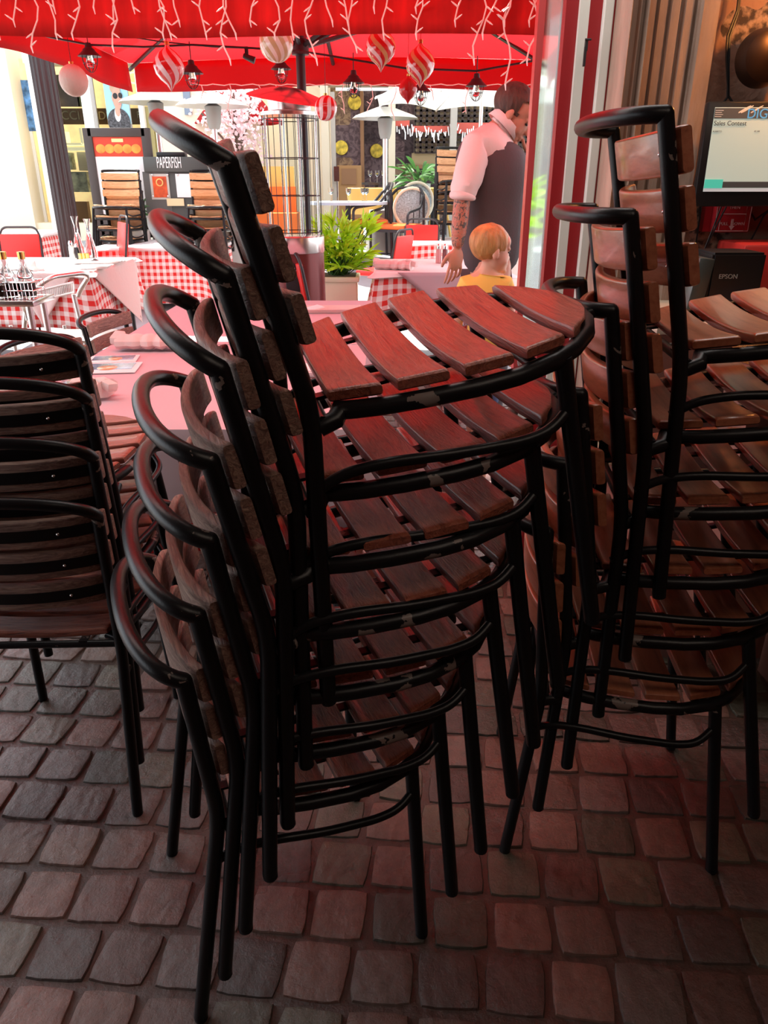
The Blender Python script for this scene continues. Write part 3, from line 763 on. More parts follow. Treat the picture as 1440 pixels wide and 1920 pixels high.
# pink-lit tables just beyond the stacks
GT = 'tables under the pink cloths'
for (y0, y1, l1, l2) in ((2.2, 3.46, 'near table draped in pink-lit white cloth behind the left chair stack', 'pink-lit white tablecloth on the near table behind the central chair stack'),
                         (3.50, 4.85, 'far table draped in pink-lit white cloth before the patio heater', 'pink-lit white tablecloth on the far table with folded napkins and trays')):
    table(l1, -1.24, -.1, y0, y1, .742, group=GT)
    cloth('tablecloth', 'red gingham undercloth showing below pink-lit cloth, ' + ('near table' if y0 < 3 else 'far table'), 'tablecloth', -1.25, -.09, y0 + .005, y1 - .005, .744, .42, GING, int(y0 * 7), flare=.01, wave=.012)
    cloth('tablecloth', l2, 'tablecloth', -1.262, -.078, y0 - .008, y1 + .008, .75, .26, PINKLIT, int(y0 * 3), flare=.03, wave=.012)
# patio tables with gingham
def gtable(l, x0, x1, y0, y1, z, drop, seed, over=None):
    table(l + ', legs under the cloth', x0, x1, y0, y1, z - .008)
    cloth('gingham_tablecloth', 'red and white gingham cloth, ' + l, 'tablecloth', x0, x1, y0, y1, z, drop, GING, seed)
    if over: cloth('overlay_cloth', over + ', ' + l, 'cloth', x0 - .008, x1 + .008, y0 - .008, y1 + .008, z + .006, .025, CLOTH, seed + 1, wave=.003, flare=.004)
gtable('large white-topped table at left', -3.9, -2.26, 5.93, 7.10, ZO, .40, 3, 'plain white cloth')
gtable('long white-topped table left of the heater', -3.02, -1.75, 8.2, 9.3, ZO, .55, 5, 'white cloth')
gtable('small table at far left edge beyond the lamp post', -4.75, -3.75, 8.5, 9.4, ZO + .1, .35, 6, 'bright white cloth')
gtable('right-hand table in front of the waiter', -.06, .95, 5.89, 6.95, ZO, .40, 8, 'pink-lit white cloth')
gtable('small sunlit table behind the right-hand table', .33, 1.2, 8.9, 9.7, .80, .33, 9, 'sunlit white cloth')
# hanging triangular corners
z_ = ZO + .012
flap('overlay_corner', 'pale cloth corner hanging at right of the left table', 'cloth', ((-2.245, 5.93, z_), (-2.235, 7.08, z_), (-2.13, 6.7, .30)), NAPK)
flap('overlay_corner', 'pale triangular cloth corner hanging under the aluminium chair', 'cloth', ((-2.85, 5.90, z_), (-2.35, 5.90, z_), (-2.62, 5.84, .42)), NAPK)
flap('overlay_corner', 'pink-lit translucent cloth corner over the front of the right-hand table', 'cloth', ((.10, 5.86, z_), (.96, 5.86, z_), (.62, 5.82, .42)), PINKLIT)

def on(px, py, Z): return atz(px, py, Z)
def roll(name, label, a, b_, r, m, cat='napkins', group=None):
    a, b_ = Vector(a), Vector(b_); bm = B(); n = 14; pts = [a.lerp(b_, k / n) for k in range(n + 1)]
    t = thing(name, label, cat, (a + b_) / 2 - Vector((0, 0, r)), 0, group)
    mid = (a + b_) / 2 - Vector((0, 0, r))
    tube(bm, [p - mid for p in pts], [r * (1 + .12 * math.sin(k * 1.9) + .05 * math.sin(k * 4.1)) for k in range(n + 1)], 10, flat=(.8, 1.5)); obj('cloth_roll', bm, m, t)
    for k in (0, 1): q = (a if k == 0 else b_) - mid; obj('loose_end', box(B(), q + Vector((0, 0, r * .4)), (r * 1.2, r * 2.2, r * .9), rot=(.2, .1, k), bev=r * .2), m, t)
    return t
roll('napkin_bundle', 'long rolled pink cloth bundle at the left edge of the far pink-lit table', on(222, 640, .79), on(330, 640, .79), .04, NAPK)
roll('napkin_bundle', 'crumpled cloth bundle on the near pink-lit table beside the menu cards', on(150, 722, .79), on(200, 728, .79), .035, NAPK)
roll('napkin_bundle', 'flat pinkish napkin pack on the right-hand table', on(706, 496, ZO + .04), on(772, 498, ZO + .04), .045, NAPK)
roll('napkin_bundle', 'folded white napkin lying on the left table', on(14, 497, ZO + .04), on(72, 499, ZO + .04), .05, CLOTH)
def dish(label, px, py, Z, w_, d_, rz, m=PORC, napkin=True):
    p = on(px, py, Z); t = thing('serving_dish', label, 'dish', (p.x, p.y, Z), rz, None); bm = B()
    n = 4; sq = lambda s, z: [bm.verts.new((sx * w_ / 2 * s, sy * d_ / 2 * s, z)) for sx, sy in ((-1, -1), (1, -1), (1, 1), (-1, 1))]
    rs = [sq(.8, 0), sq(1, .022), sq(.97, .024), sq(.78, .006)]
    for a, b_ in zip(rs, rs[1:]):
        for k in range(4): bm.faces.new((a[k], a[(k + 1) % 4], b_[(k + 1) % 4], b_[k]))
    bm.faces.new(rs[0][::-1]); bm.faces.new(rs[-1]); obj('plate', bm, m, t, smooth=False)
    if napkin: obj('napkin', box(B(), (-w_ * .3, 0, .02), (w_ * .28, d_ * .6, .008), rot=(0, -.15, .5), bev=.002), CLOTH, t)
    return t
dish('rectangular dish with folded napkin on the far pink-lit table, farther one', 622, 584, .752, .34, .16, .05, NAPK)
dish('rectangular dish on the far pink-lit table, nearer one', 598, 622, .752, .34, .15, .02, NAPK)
dish('white dish seen between chair back and seat on the near pink-lit table', 600, 700, .752, .22, .16, .1)
dish('pale flat dish on the left table by the cruets', 186, 492, ZO + .01, .42, .3, .1)
dish('small pale dish at the corner of the left table', 178, 503, ZO + .01, .25, .16, .1, napkin=False)
def menu(label, px, py, wd, dp, rz, col):
    p = on(px, py, .752); t = thing('menu_card', label, 'menu', (p.x, p.y, .752), rz)
    obj('card', box(B(), (0, 0, .004), (wd, dp, .004), bev=.001), WHT, t)
    obj('picture', box(B(), (0, dp * .1, .0068), (wd * .84, dp * .6, .0012)), mat('menu_picture', (.2, .35, .62), .2, var=.9, vscale=9, coat=.8), t)
    obj('food_photo', lathe(B(), [(0, 0), (dp * .22, 0), (dp * .2, .001), (0, .0015)], (wd * .05, -dp * .05, .0075), 16), mat('menu_food', col, .3, coat=.8), t)
menu('small laminated picture menu, farther one of the two', 213, 675, .20, .13, .15, (.8, .5, .25))
menu('larger laminated picture menu with blue sky, nearer one', 196, 692, .27, .18, .12, (.75, .45, .2))
def ashtray():
    p = on(58, 706, .752); t = thing('ashtray', 'clear glass ashtray seen through the left chair backs', 'ashtray', (-1.15, 2.75, .753)); bm = B()
    lathe(bm, [(0, 0), (.05, 0), (.062, .03), (.052, .03), (.042, .008), (0, .008)], n=24); obj('bowl', bm, GLASSB, t)
ashtray()
# ---- cruets, shakers, bottles
def shaker(label, px, py, Z, col, h=.10):
    p = on(px, py, Z); t = thing('shaker', label, 'shaker', (p.x, p.y, Z)); r = .024
    obj('glass_body', lathe(B(), [(0, 0), (r, 0), (r * .9, h * .7), (r * .7, h * .75), (0, h * .75)], n=12), mat('shaker_fill', col, .25, coat=.5), t)
    obj('metal_cap', lathe(B(), [(r * .8, h * .74), (r * .82, h * .88), (r * .5, h), (0, h * 1.01)], n=12), CHROME, t)
shaker('salt shaker on the left table, left one', 137, 488, ZO + .01, (.8, .76, .68), .16)
shaker('pepper shaker on the left table beside salt', 147, 489, ZO + .01, (.4, .33, .28), .15)
shaker('salt shaker on the right-hand table beside the waiter', 822, 493, ZO + .01, (.6, .3, .3), .15)
shaker('pepper shaker on the right-hand table by the hand of the waiter', 834, 493, ZO + .01, (.18, .05, .05), .15)
def cruets():
    p = on(163, 490, ZO + .01); t = thing('cruet_set', 'tall glass oil cruets with gold caps standing on the left table', 'cruet', p)
    for k, (dx, h) in enumerate(((-.05, .33), (.05, .31))):
        o = obj('carafe', lathe(B(), [(0, 0), (.045, 0), (.05, .04), (.035, .12), (.016, .20), (.016, .26), (.03, h), (.028, h), (.013, .26), (.013, .2), (0, .19)], (dx, 0, .03), 18), GLASSB, t)
    for dx in (-.03, .0, .03): obj('gold_cap', cyl(B(), (dx, -.05, 0), .016, .07, 12), GOLD, t)
cruets()
def bottle(label, px, py, d, fill, s=1.0, cap=GOLD):
    p = at(px, py, d); t = thing('sauce_bottle', label, 'bottle', p, 0, 'bottles in the wire caddy')
    pr = [(0, 0), (.032, 0), (.036, .01), (.036, .07), (.03, .10), (.013, .125), (.012, .165), (0, .165)]
    obj('glass', lathe(B(), [(a * s, b_ * s) for a, b_ in pr], n=16), GLASSB, t)
    obj('sauce', lathe(B(), [(0, .004 * s), (.031 * s, .004 * s), (.032 * s, .06 * s), (0, .065 * s)], n=14), mat('sauce_' + 'x' * 0 + 'fill', fill, .2), t)
    obj('cap', lathe(B(), [(.015 * s, .155 * s), (.016 * s, .185 * s), (0, .187 * s)], n=12), cap, t); return p
CADY = 4.2
pb = []
for a in (('bottle of clear liquid with gold cap, right one in the wire caddy', 54, 556, CADY, (.75, .6, .55), 1.25, GOLD), ('bottle of red sauce with gold cap in the wire caddy', 20, 556, CADY, (.35, .03, .02), 1.25, GOLD),
          ('red-capped hot sauce bottle at the left edge of the picture', 6, 556, CADY - .05, (.5, .12, .04), 1.0, REDVIN)):
    pb.append(bottle(*a))
def caddy():
    p = at(20, 556, CADY); t = thing('wire_caddy', 'silver wire caddy holding sauce bottles at the left edge', 'caddy', (p.x, p.y, p.z - .004)); bm = B()
    W, D, H = .32, .15, .085
    for z in (0, H * .5, H): tube(bm, [(-W / 2, -D / 2, z), (W / 2, -D / 2, z), (W / 2, D / 2, z), (-W / 2, D / 2, z)], .0035, 6, closed=True)
    for k in range(17):
        x = -W / 2 + W * k / 16
        for y in (-D / 2, D / 2): tube(bm, [(x, y, 0), (x, y, H)], .0018, 5)
        tube(bm, [(x, -D / 2, 0), (x, D / 2, 0)], .0018, 5)
    obj('wire_basket', bm, CHROME, t)
    return p
cp = caddy()
x0, x1 = cp.x - .45, cp.x + .19
table('small steel serving table under the sauce caddy, mostly hidden', x0, x1, 4.05, 4.35, cp.z + .004, STEEL)
# ---- aluminium bistro armchair (outdoor, left)
def alu_chair():
    t = thing('aluminium_chair', 'shiny aluminium armchair with ribbed back beside the left gingham table', 'chair', (0, 0, 0)); D_ = 4.85
    def q(px, py, d=D_): return at(px, py, d)
    for k, (pts) in enumerate(([q(44, 640), q(50, 560), q(62, 545), q(95, 520, 4.9), q(155, 512, 5.15), q(166, 519, 5.2), q(150, 545, 5.2), q(146, 556, 5.2)],
                               [q(52, 600), q(46, 575), q(30, 552, 4.7), q(0, 548, 4.6)])):
        bm = B(); tube(bm, arc(pts, .05), .016, 12); obj('arm', bm, ALU, t)
    for a, b_, d in ((46, 52, 4.85), (138, 150, 5.2)):
        bm = B(); g0 = q(a, 552, d); tube(bm, [g0, Vector((g0.x + .06, d, 0))], .016, 12); obj('leg', bm, ALU, t)
    for a, d in ((20, 5.3), (120, 5.6)):
        g0 = q(a, 610, d); bm = B(); tube(bm, [g0, Vector((g0.x, d, 0))], .014, 10); obj('leg', bm, ALU, t)
    bm = B(); A, B1, C1, D1 = q(70, 565), q(138, 548, 5.2), q(138, 538, 5.2), q(70, 556)
    tube(bm, [A, B1], .007, 8); tube(bm, [D1 + Vector((0, 0, .03)), C1 + Vector((0, 0, .03))], .007, 8)
    for k in range(22):
        s = k / 21; tube(bm, [A.lerp(B1, s), (D1 + Vector((0, 0, .03))).lerp(C1 + Vector((0, 0, .03)), s)], .004, 6)
    obj('ribbed_back', bm, ALU, t)
    bm = B(); c0 = (A + B1) / 2; box(bm, (c0.x + .02, c0.y + .2, .46), (.42, .42, .02), bev=.006); obj('seat', bm, ALU, t)
alu_chair()
# ---- bistro chairs standing at the pink-lit table (same make, kept whole)
c1 = dup(c_cen, 'bistro chair at the far pink-lit table, tilted hoop and brown slats', 'single bistro chairs at the pink table'); c1.matrix_world = pose(-1.52, 4.02, 0, -10, 0, 0)
c2 = dup(c_cen, 'bistro chair at the near left corner behind the left stack', 'single bistro chairs at the pink table'); c2.matrix_world = pose(-1.56, 3.32, 0, -24, 0, 0)

# ---- red banquet chairs
def banquet():
    t = thing('banquet_chair', 'red banquet chair with black frame at the far left table', 'chair', (0, 0, 0), 0, 'red banquet chairs on the patio')
    W = .20; bm = B()
    for s in (-1, 1): tube(bm, [(s * W, .19, .46), (s * W, .22, 0)], .011, 8)
    obj('front_legs', bm, DARK, t)
    bm = B(); tube(bm, arc([(-W, -.24, 0), (-W, -.20, .45), (-W + .01, -.27, .82), (-W + .05, -.285, .90), (W - .05, -.285, .90), (W - .01, -.27, .82), (W, -.20, .45), (W, -.24, 0)], .05), .011, 8); obj('back_frame', bm, DARK, t)
    obj('backrest', box(B(), (0, -.25, .68), (.37, .035, .32), rot=(.15, 0, 0), bev=.012), REDVIN, t)
    obj('seat', box(B(), (0, 0, .465), (.41, .42, .06), bev=.02), REDVIN, t)
    return t
b0 = banquet()
def put_b(o, px, py, z, rz, label=None):
    p = atz(px, py, z) if False else None
    return o
def bch(px, pytop, d, rz, label, first=False):
    p = at(px, pytop, d); g = p.z - .905
    if first: o = b0; o['label'] = label
    else: o = dup(b0, label)
    o.location = (p.x, d, max(0, g)); o.rotation_euler = (0, 0, math.radians(rz)); return o
bch(14, 428, 7.4, 185, 'red banquet chair with back to us at far left behind the white table', True)
bch(176, 405, 8.0, 120, 'red banquet chair beyond the lamp post beside the cruets')
bch(716, 428, 8.4, 60, 'red banquet chair turned sideways near the green plant')
bch(790, 412, 8.9, 175, 'red banquet chair behind the small sunlit table')
bch(612, 468, 5.55, -62, 'red banquet chair beside the heater, back edge towards us')
# ---- patio heater with glass tube
def heater():
    d = 5.5; bz = 0; top = at(543, 205, d); t = thing('patio_heater', 'tall glass-tube patio heater with red metal base and dish hood', 'heater', (top.x, d, 0)); r = .185
    zb_, zg0, zg1 = at(543, 472, d).z, at(543, 440, d).z, at(543, 218, d).z
    obj('base_cabinet', lathe(B(), [(0, 0), (.235, 0), (.235, .03), (.20, .06), (.195, zb_), (0, zb_)], n=40), HEATM, t)
    obj('control_band', lathe(B(), [(.198, zb_), (.20, zb_ + .005), (.20, zg0 - .01), (.17, zg0), (0, zg0)], n=40), STEEL, t)
    kb = obj('knob', lathe(B(), [(0, 0), (.03, 0), (.028, .03), (0, .034)], n=20), NAVY, t, loc=(-.06, -.19, (zb_ + zg0) / 2), rot=(PI / 2, 0, -.3))
    obj('round_lock', lathe(B(), [(0, 0), (.06, 0), (.055, .012), (0, .02)], n=24), NAVY, t, loc=(.0, -.185, zb_ - .20), rot=(PI / 2, 0, 0))
    lg = obj('logo_plate', box(B(), (0, 0, 0), (.11, .004, .035), bev=.0015), CHROME, t, loc=(-.02, -.198, zb_ - .09))
    obj('logo_oval', lathe(B(), [(.030, 0), (.040, .002), (.030, .004)], n=24), NAVY, lg, loc=(0, -.003, 0), rot=(PI / 2, 0, 0))
    g = B()
    lathe(g, [(.075, zg0), (.075, zg1), (.071, zg1), (.071, zg0)], n=24); obj('glass_tube', g, GLASS, t)
    for k in range(24):
        a = 2 * PI * k / 24
        if k % 6 == 0:
            bm = B(); tube(bm, [(r * .93 * math.cos(a + .4), r * .93 * math.sin(a + .4), zg0 - .01), (r * math.cos(a + .4) * .93, r * .93 * math.sin(a + .4), zg1 + .01)], .008, 8); obj('corner_rod', bm, STEEL, t)
    bm = B()
    for k in range(24): a = 2 * PI * k / 24; tube(bm, [(r * math.cos(a), r * math.sin(a), zg0), (r * math.cos(a), r * math.sin(a), zg1)], .0022, 5)
    for k in range(4):
        z = zg0 + .02 + (zg1 - zg0 - .04) * k / 3; tube(bm, [(r * math.cos(2 * PI * j / 32), r * math.sin(2 * PI * j / 32), z) for j in range(32)], .003, 5, closed=True)
    obj('wire_guard', bm, DARK, t)
    obj('burner', lathe(B(), [(0, zg1), (r + .01, zg1), (r + .01, zg1 + .02), (.14, zg1 + .03), (.14, zg1 + .12), (.1, zg1 + .14), (0, zg1 + .14)], n=32), STEEL, t)
    zt = at(543, 182, d).z
    obj('dish_hood', lathe(B(), [(0, .06), (.06, .055), (.20, .02), (.27, -.012), (.275, -.02), (.26, -.018), (.19, .008), (0, .04)], n=40), STEEL, t, loc=(0, 0, zt), rot=(.12, .14, 0))
    bm = B()
    for k in range(3): a = k * 2.1; tube(bm, [(.08 * math.cos(a), .08 * math.sin(a), zg1 + .12), (.08 * math.cos(a), .08 * math.sin(a), zt + .04)], .005, 6)
    obj('hood_rods', bm, STEEL, t)
heater()
# ---- mushroom heaters across the street
def mushroom(px, py, d, label):
    p = at(px, py, d); t = thing('mushroom_heater', label, 'heater', (p.x, d, gz(d)), 0, 'mushroom heaters across the street'); h = p.z - gz(d)
    obj('hood', lathe(B(), [(0, .07), (.1, .06), (.36, -.03), (.4, -.06), (.38, -.06), (.1, .03), (0, .03)], n=32), ALU, t, loc=(0, 0, h))
    obj('burner', lathe(B(), [(0, h - .28), (.055, h - .28), (.075, h - .22), (.09, h - .06), (0, h)], n=20), GREYM, t)
    obj('pole', cyl(B(), (0, 0, .5), .03, h - .75, 12), ALU, t)
    obj('base', lathe(B(), [(0, 0), (.25, 0), (.25, .04), (.2, .5), (0, .5)], n=24), GREYM, t)
mushroom(398, 188, 9.2, 'mushroom heater with pale hood in front of the blossom tree')
mushroom(290, 182, 9.6, 'mushroom heater with white hood beside the fashion poster')
mushroom(722, 212, 10.2, 'grey mushroom heater beneath the white parasol edge')
# ---- white parasol
def parasol():
    c = at(880, 141, 9.6); t = thing('white_parasol', 'large white parasol across the street behind the waiter', 'parasol', (c.x + .15, 9.6, gz(9.6)))
    h = c.z - gz(9.6) + .10; bm = B(); n = 8; R_ = 1.28
    ring = [Vector((R_ * math.cos(2 * PI * k / n + .35), R_ * math.sin(2 * PI * k / n + .35), h - .36)) for k in range(n)]; A = Vector((0, 0, h + .25))
    for k in range(n):
        a, b_ = ring[k], ring[(k + 1) % n]
        grid(bm, lambda u, v, o, a=a, b_=b_: (a.lerp(b_, u) + Vector((0, 0, .05 * math.sin(PI * u)))).lerp(A, v) - Vector((0, 0, .06 * math.sin(PI * v))), 8, 6)
    bmesh.ops.remove_doubles(bm, verts=bm.verts, dist=.001); solid(obj('canopy', bm, WHITEF, t), .003)
    bm = B(); tube(bm, [(0, 0, 0), (0, 0, h + .3)], .022, 10); obj('pole', bm, ALU, t)
    bm = B()
    for q in ring: tube(bm, [A * .99, q - Vector((0, 0, .01))], .008, 5)
    obj('ribs', bm, ALU, t)
parasol()
# ---- fluted lamp post
def lamp_post():
    d = 7.95; a = at(78, 250, d); b_ = at(121, 250, d); r = (b_.x - a.x) / 2; t = thing('lamp_post', 'dark fluted column lamp post rising behind the left table', 'post', ((a.x + b_.x) / 2, d, 0))
    pts = []
    for k in range(120):
        th_ = 2 * PI * k / 120; rr = r * (1 - .10 * abs(math.sin(th_ * 8)) ** .7 * 1.0); pts.append((rr * math.cos(th_), rr * math.sin(th_)))
    obj('fluted_shaft', prism(B(), pts, .3, 4.6), POSTM, t, smooth=False); obj('plinth', lathe(B(), [(0, 0), (r * 1.7, 0), (r * 1.7, .12), (r * 1.3, .2), (r * 1.1, .3), (0, .3)], n=32), POSTM, t)
lamp_post()
# ---- plant in cream planter
def leaf(bm, base, tip, wd, nrm=None, seg=5, droop=.0):
    base, tip = Vector(base), Vector(tip); ax = tip - base; n_ = (nrm or Vector((rnd(-1, 1), rnd(-1, 1), .6))).normalized(); s = ax.cross(n_).normalized(); prev = None
    for k in range(seg + 1):
        t = k / seg; c = base + ax * t + Vector((0, 0, -droop * t * t)); w_ = wd * math.sin(PI * (.08 + .92 * t)) ** .8 + .0008
        cur = (bm.verts.new(c - s * w_), bm.verts.new(c + n_ * .12 * wd), bm.verts.new(c + s * w_))
        if prev: bm.faces.new((prev[0], prev[1], cur[1], cur[0])); bm.faces.new((prev[1], prev[2], cur[2], cur[1]))
        prev = cur
def planter_plant():
    p = at(634, 520, 6.9); t = thing('potted_plant', 'bright green fan-leaved plant in a cream square planter beside the heater', 'plant', (p.x, 6.9, 0)); zt = p.z
    bm = B(); box(bm, (0, 0, zt / 2), (.34, .34, zt), bev=.012); box(bm, (0, 0, zt), (.38, .38, .04), bev=.008); obj('planter', bm, CREAM, t)
    obj('soil', box(B(), (0, 0, zt + .015), (.32, .32, .02)), BARK, t)
    bm = B(); lf = B(); rr = random.Random(4)
    for k in range(110):
        a = rr.uniform(0, 2 * PI); hh_ = rr.uniform(.08, .46); R_ = rr.uniform(.03, .32) * (.6 + hh_); c = Vector((R_ * math.cos(a) + .02, R_ * math.sin(a), zt + hh_))
        tube(bm, [(rr.uniform(-.08, .08), rr.uniform(-.08, .08), zt), c], .004, 5)
        od = Vector((math.cos(a), math.sin(a), .9 if hh_ > .33 else .3)).normalized()
        for j in range(6):
            dd = (od + Vector((rr.uniform(-.8, .8), rr.uniform(-.8, .8), rr.uniform(-.3, .6)))).normalized(); leaf(lf, c, c + dd * rr.uniform(.11, .2), .013, droop=.03)
    obj('stems', bm, LEAFD, t); obj('leaves', lf, LEAF, t)
planter_plant()
def shrub(name, label, px, py, d, R_, n, m, hgt, seed, pot=None):
    p = at(px, py, d); g = gz(d); t = thing(name, label, 'plant', (p.x, d, g)); rr = random.Random(seed); lf = B(); z0 = p.z - g
    for k in range(n):
        a = rr.uniform(0, 2 * PI); e = rr.uniform(0, 1) ** .5; c = Vector((R_ * e * math.cos(a) * .5, R_ * e * math.sin(a) * .5, z0 + rr.uniform(-.4, .3) * hgt)); dd = Vector((math.cos(a), math.sin(a), rr.uniform(-.1, 1.2))).normalized()
        leaf(lf, c, c + dd * R_ * rr.uniform(.5, 1), R_ * .055, droop=R_ * .25)
    obj('leaves', lf, m, t)
    ph = max(.1, z0 - hgt * .3)
    obj('pot', lathe(B(), [(0, 0), (.12, 0), (.16, ph), (.14, ph), (0, ph - .03)], n=20), pot or GREYM, t)
shrub('potted_palm', 'small spiky green palm behind the blue rattan chairs', 785, 330, 10.8, .42, 60, LEAFD, .3, 5)
shrub('potted_shrub', 'small green shrub between the wooden chair stack and the menu kiosk', 252, 405, 9.3, .22, 70, LEAFD, .5, 6, WHITEW)
shrub('potted_shrub', 'bright green shrub seen between waiter and door frame', 975, 400, 7.6, .35, 70, LEAF, .7, 8, WHITEW)
# ---- blossom tree
def tree():
    p = at(445, 235, 11.2); g = gz(11); t = thing('blossom_tree', 'small tree covered in pale pink blossom behind the heater', 'tree', (p.x, 11.2, g)); rr = random.Random(9)
    bm = B(); tube(bm, [(0, 0, 0), (.03, 0, 1.0), (-.02, 0, p.z - g)], [.07, .055, .04], 8)
    cc = []
    for k in range(16):
        a = rr.uniform(0, 2 * PI); c = Vector((.5 * math.cos(a) * rr.random(), .4 * math.sin(a), p.z - g + rr.uniform(-.45, .55))); cc.append(c); tube(bm, [(0, 0, p.z - g - .4), c], .015, 5)
    obj('trunk', bm, BARK, t); lf = B()
    for k in range(1500):
        c = cc[k % 16] + Vector((rr.gauss(0, .16), rr.gauss(0, .16), rr.gauss(0, .15))); n_ = Vector((rr.uniform(-1, 1), rr.uniform(-1, 1), rr.uniform(-1, 1))).normalized()
        u = n_.orthogonal().normalized() * rr.uniform(.018, .034); v = n_.cross(u)
        lf.faces.new([lf.verts.new(c + u * math.cos(q * PI / 2.5) + v * math.sin(q * PI / 2.5)) for q in range(5)])
    tag(obj('blossom', lf, BLOSS, t, smooth=False), kind='stuff')
tree()

# ------------------------------------------------------------ people
def evaluate(o):
    dg = bpy.context.evaluated_depsgraph_get(); me = bpy.data.meshes.new_from_object(o.evaluated_get(dg)); bm = B(); bm.from_mesh(me)
    d = o.data; bpy.data.objects.remove(o); bpy.data.meshes.remove(d); bpy.data.meshes.remove(me); return bm
def skin_bm(chains, sub=2):
    """chains: lists of (point, radius or (rx, ry)); equal points are shared joints; the first is the root"""
    me = bpy.data.meshes.new('tmp'); vs, rs, es, key = [], [], [], {}
    for ch in chains:
        last = None
        for p, r in ch:
            k = tuple(round(c, 4) for c in p)
            if k not in key: key[k] = len(vs); vs.append(tuple(p)); rs.append(r)
            i = key[k]
            if last is not None and last != i: es.append((last, i))
            last = i
    me.from_pydata(vs, es, []); o = bpy.data.objects.new('tmp', me); COL.objects.link(o)
    o.modifiers.new('s', 'SKIN'); sv = me.skin_vertices[0].data
    for i, r in enumerate(rs): sv[i].radius = (r, r) if not isinstance(r, tuple) else r
    sv[0].use_root = True
    s = o.modifiers.new('u', 'SUBSURF'); s.levels = sub; s.render_levels = sub
    b_ = evaluate(o); bmesh.ops.holes_fill(b_, edges=[e for e in b_.edges if e.is_boundary], sides=0); bmesh.ops.recalc_face_normals(b_, faces=b_.faces); return b_
def merge(bms):
    me = bpy.data.meshes.new('m'); out = B()
    for b_ in bms: b_.to_mesh(me); out.from_mesh(me); b_.free()
    bpy.data.meshes.remove(me); return out
def fuse(bms, vox=.006, sm=3):
    me = bpy.data.meshes.new('tmp'); merge(bms).to_mesh(me); o = bpy.data.objects.new('tmp', me); COL.objects.link(o)
    r = o.modifiers.new('r', 'REMESH'); r.mode = 'VOXEL'; r.voxel_size = vox
    s = o.modifiers.new('s', 'SMOOTH'); s.iterations = sm; s.factor = .5
    b_ = evaluate(o); seen = set(); best = []   # keep the one continuous surface, drop stray voxels
    for v in b_.verts:
        if v in seen: continue
        st = [v]; seen.add(v); c = []
        while st:
            x = st.pop(); c.append(x)
            for e in x.link_edges:
                q = e.other_vert(x)
                if q not in seen: seen.add(q); st.append(q)
        if len(c) > len(best): best = c
    keep = set(best); bmesh.ops.delete(b_, geom=[v for v in b_.verts if v not in keep], context='VERTS'); return b_
def head_parts(s, child=False):
    b_ = B(); e = lambda c, r, rot=None: ell(b_, [q * s for q in c], [q * s for q in r], rot, 24, 16)
    e((-.012, 0, .032), (.098, .077, .088)); e((.03, 0, -.03), (.066, .062, .078)); e((.038, 0, -.078), (.048, .047, .034))
    e((.045, .034, -.045), (.035, .026, .03)); e((.045, -.034, -.045), (.035, .026, .03))
    e((.076, 0, -.100), (.019, .022, .015)); e((.082, 0, .012), (.016, .046, .012)); e((.066, 0, .045), (.03, .055, .04))
    if child: e((.094, 0, -.034), (.015, .012, .012)); e((.086, 0, -.012), (.010, .009, .02))
    else: e((.102, 0, -.034), (.018, .013, .013)); e((.092, 0, -.010), (.013, .010, .032), (0, -.45, 0))
    e((.086, 0, -.064), (.013, .022, .007)); e((.085, 0, -.076), (.012, .019, .007))
    for y in (-1, 1): e((-.006, .078 * y, -.012), (.019, .008, .031), (0, .15, .25 * y)); e((.0, .074 * y, -.02), (.012, .012, .018))
    return b_
def xform(b_, M):
    bmesh.ops.transform(b_, matrix=M, verts=b_.verts); return b_
def hair_cap(s, full):
    b_ = B(); ell(b_, (-.016 * s, 0, .040 * s), (.106 * s, .086 * s, (.094 if full else .090) * s), None, 48, 32)
    dele = []
    for v in b_.verts:
        x, y, z = v.co / s
        lim = (.055 + .25 * max(0, x - .0)) if x > .035 else (-.005 if x > -.01 else -.05 - .02 * (x < -.05))
        if full: lim = (.03 + .35 * max(0, x - .06)) if x > .05 else ((.0 if x > .02 else -.01) if x > -.015 else -.10)
        if z < lim: dele.append(v)
    bmesh.ops.delete(b_, geom=dele, context='VERTS')
    for v in b_.verts:
        n_ = noise.noise(Vector((v.co.x * 25, v.co.y * 25, v.co.z * 9)) / s * 1.0); v.co += v.co.normalized() * (.007 if full else .004) * n_ * s
    return b_
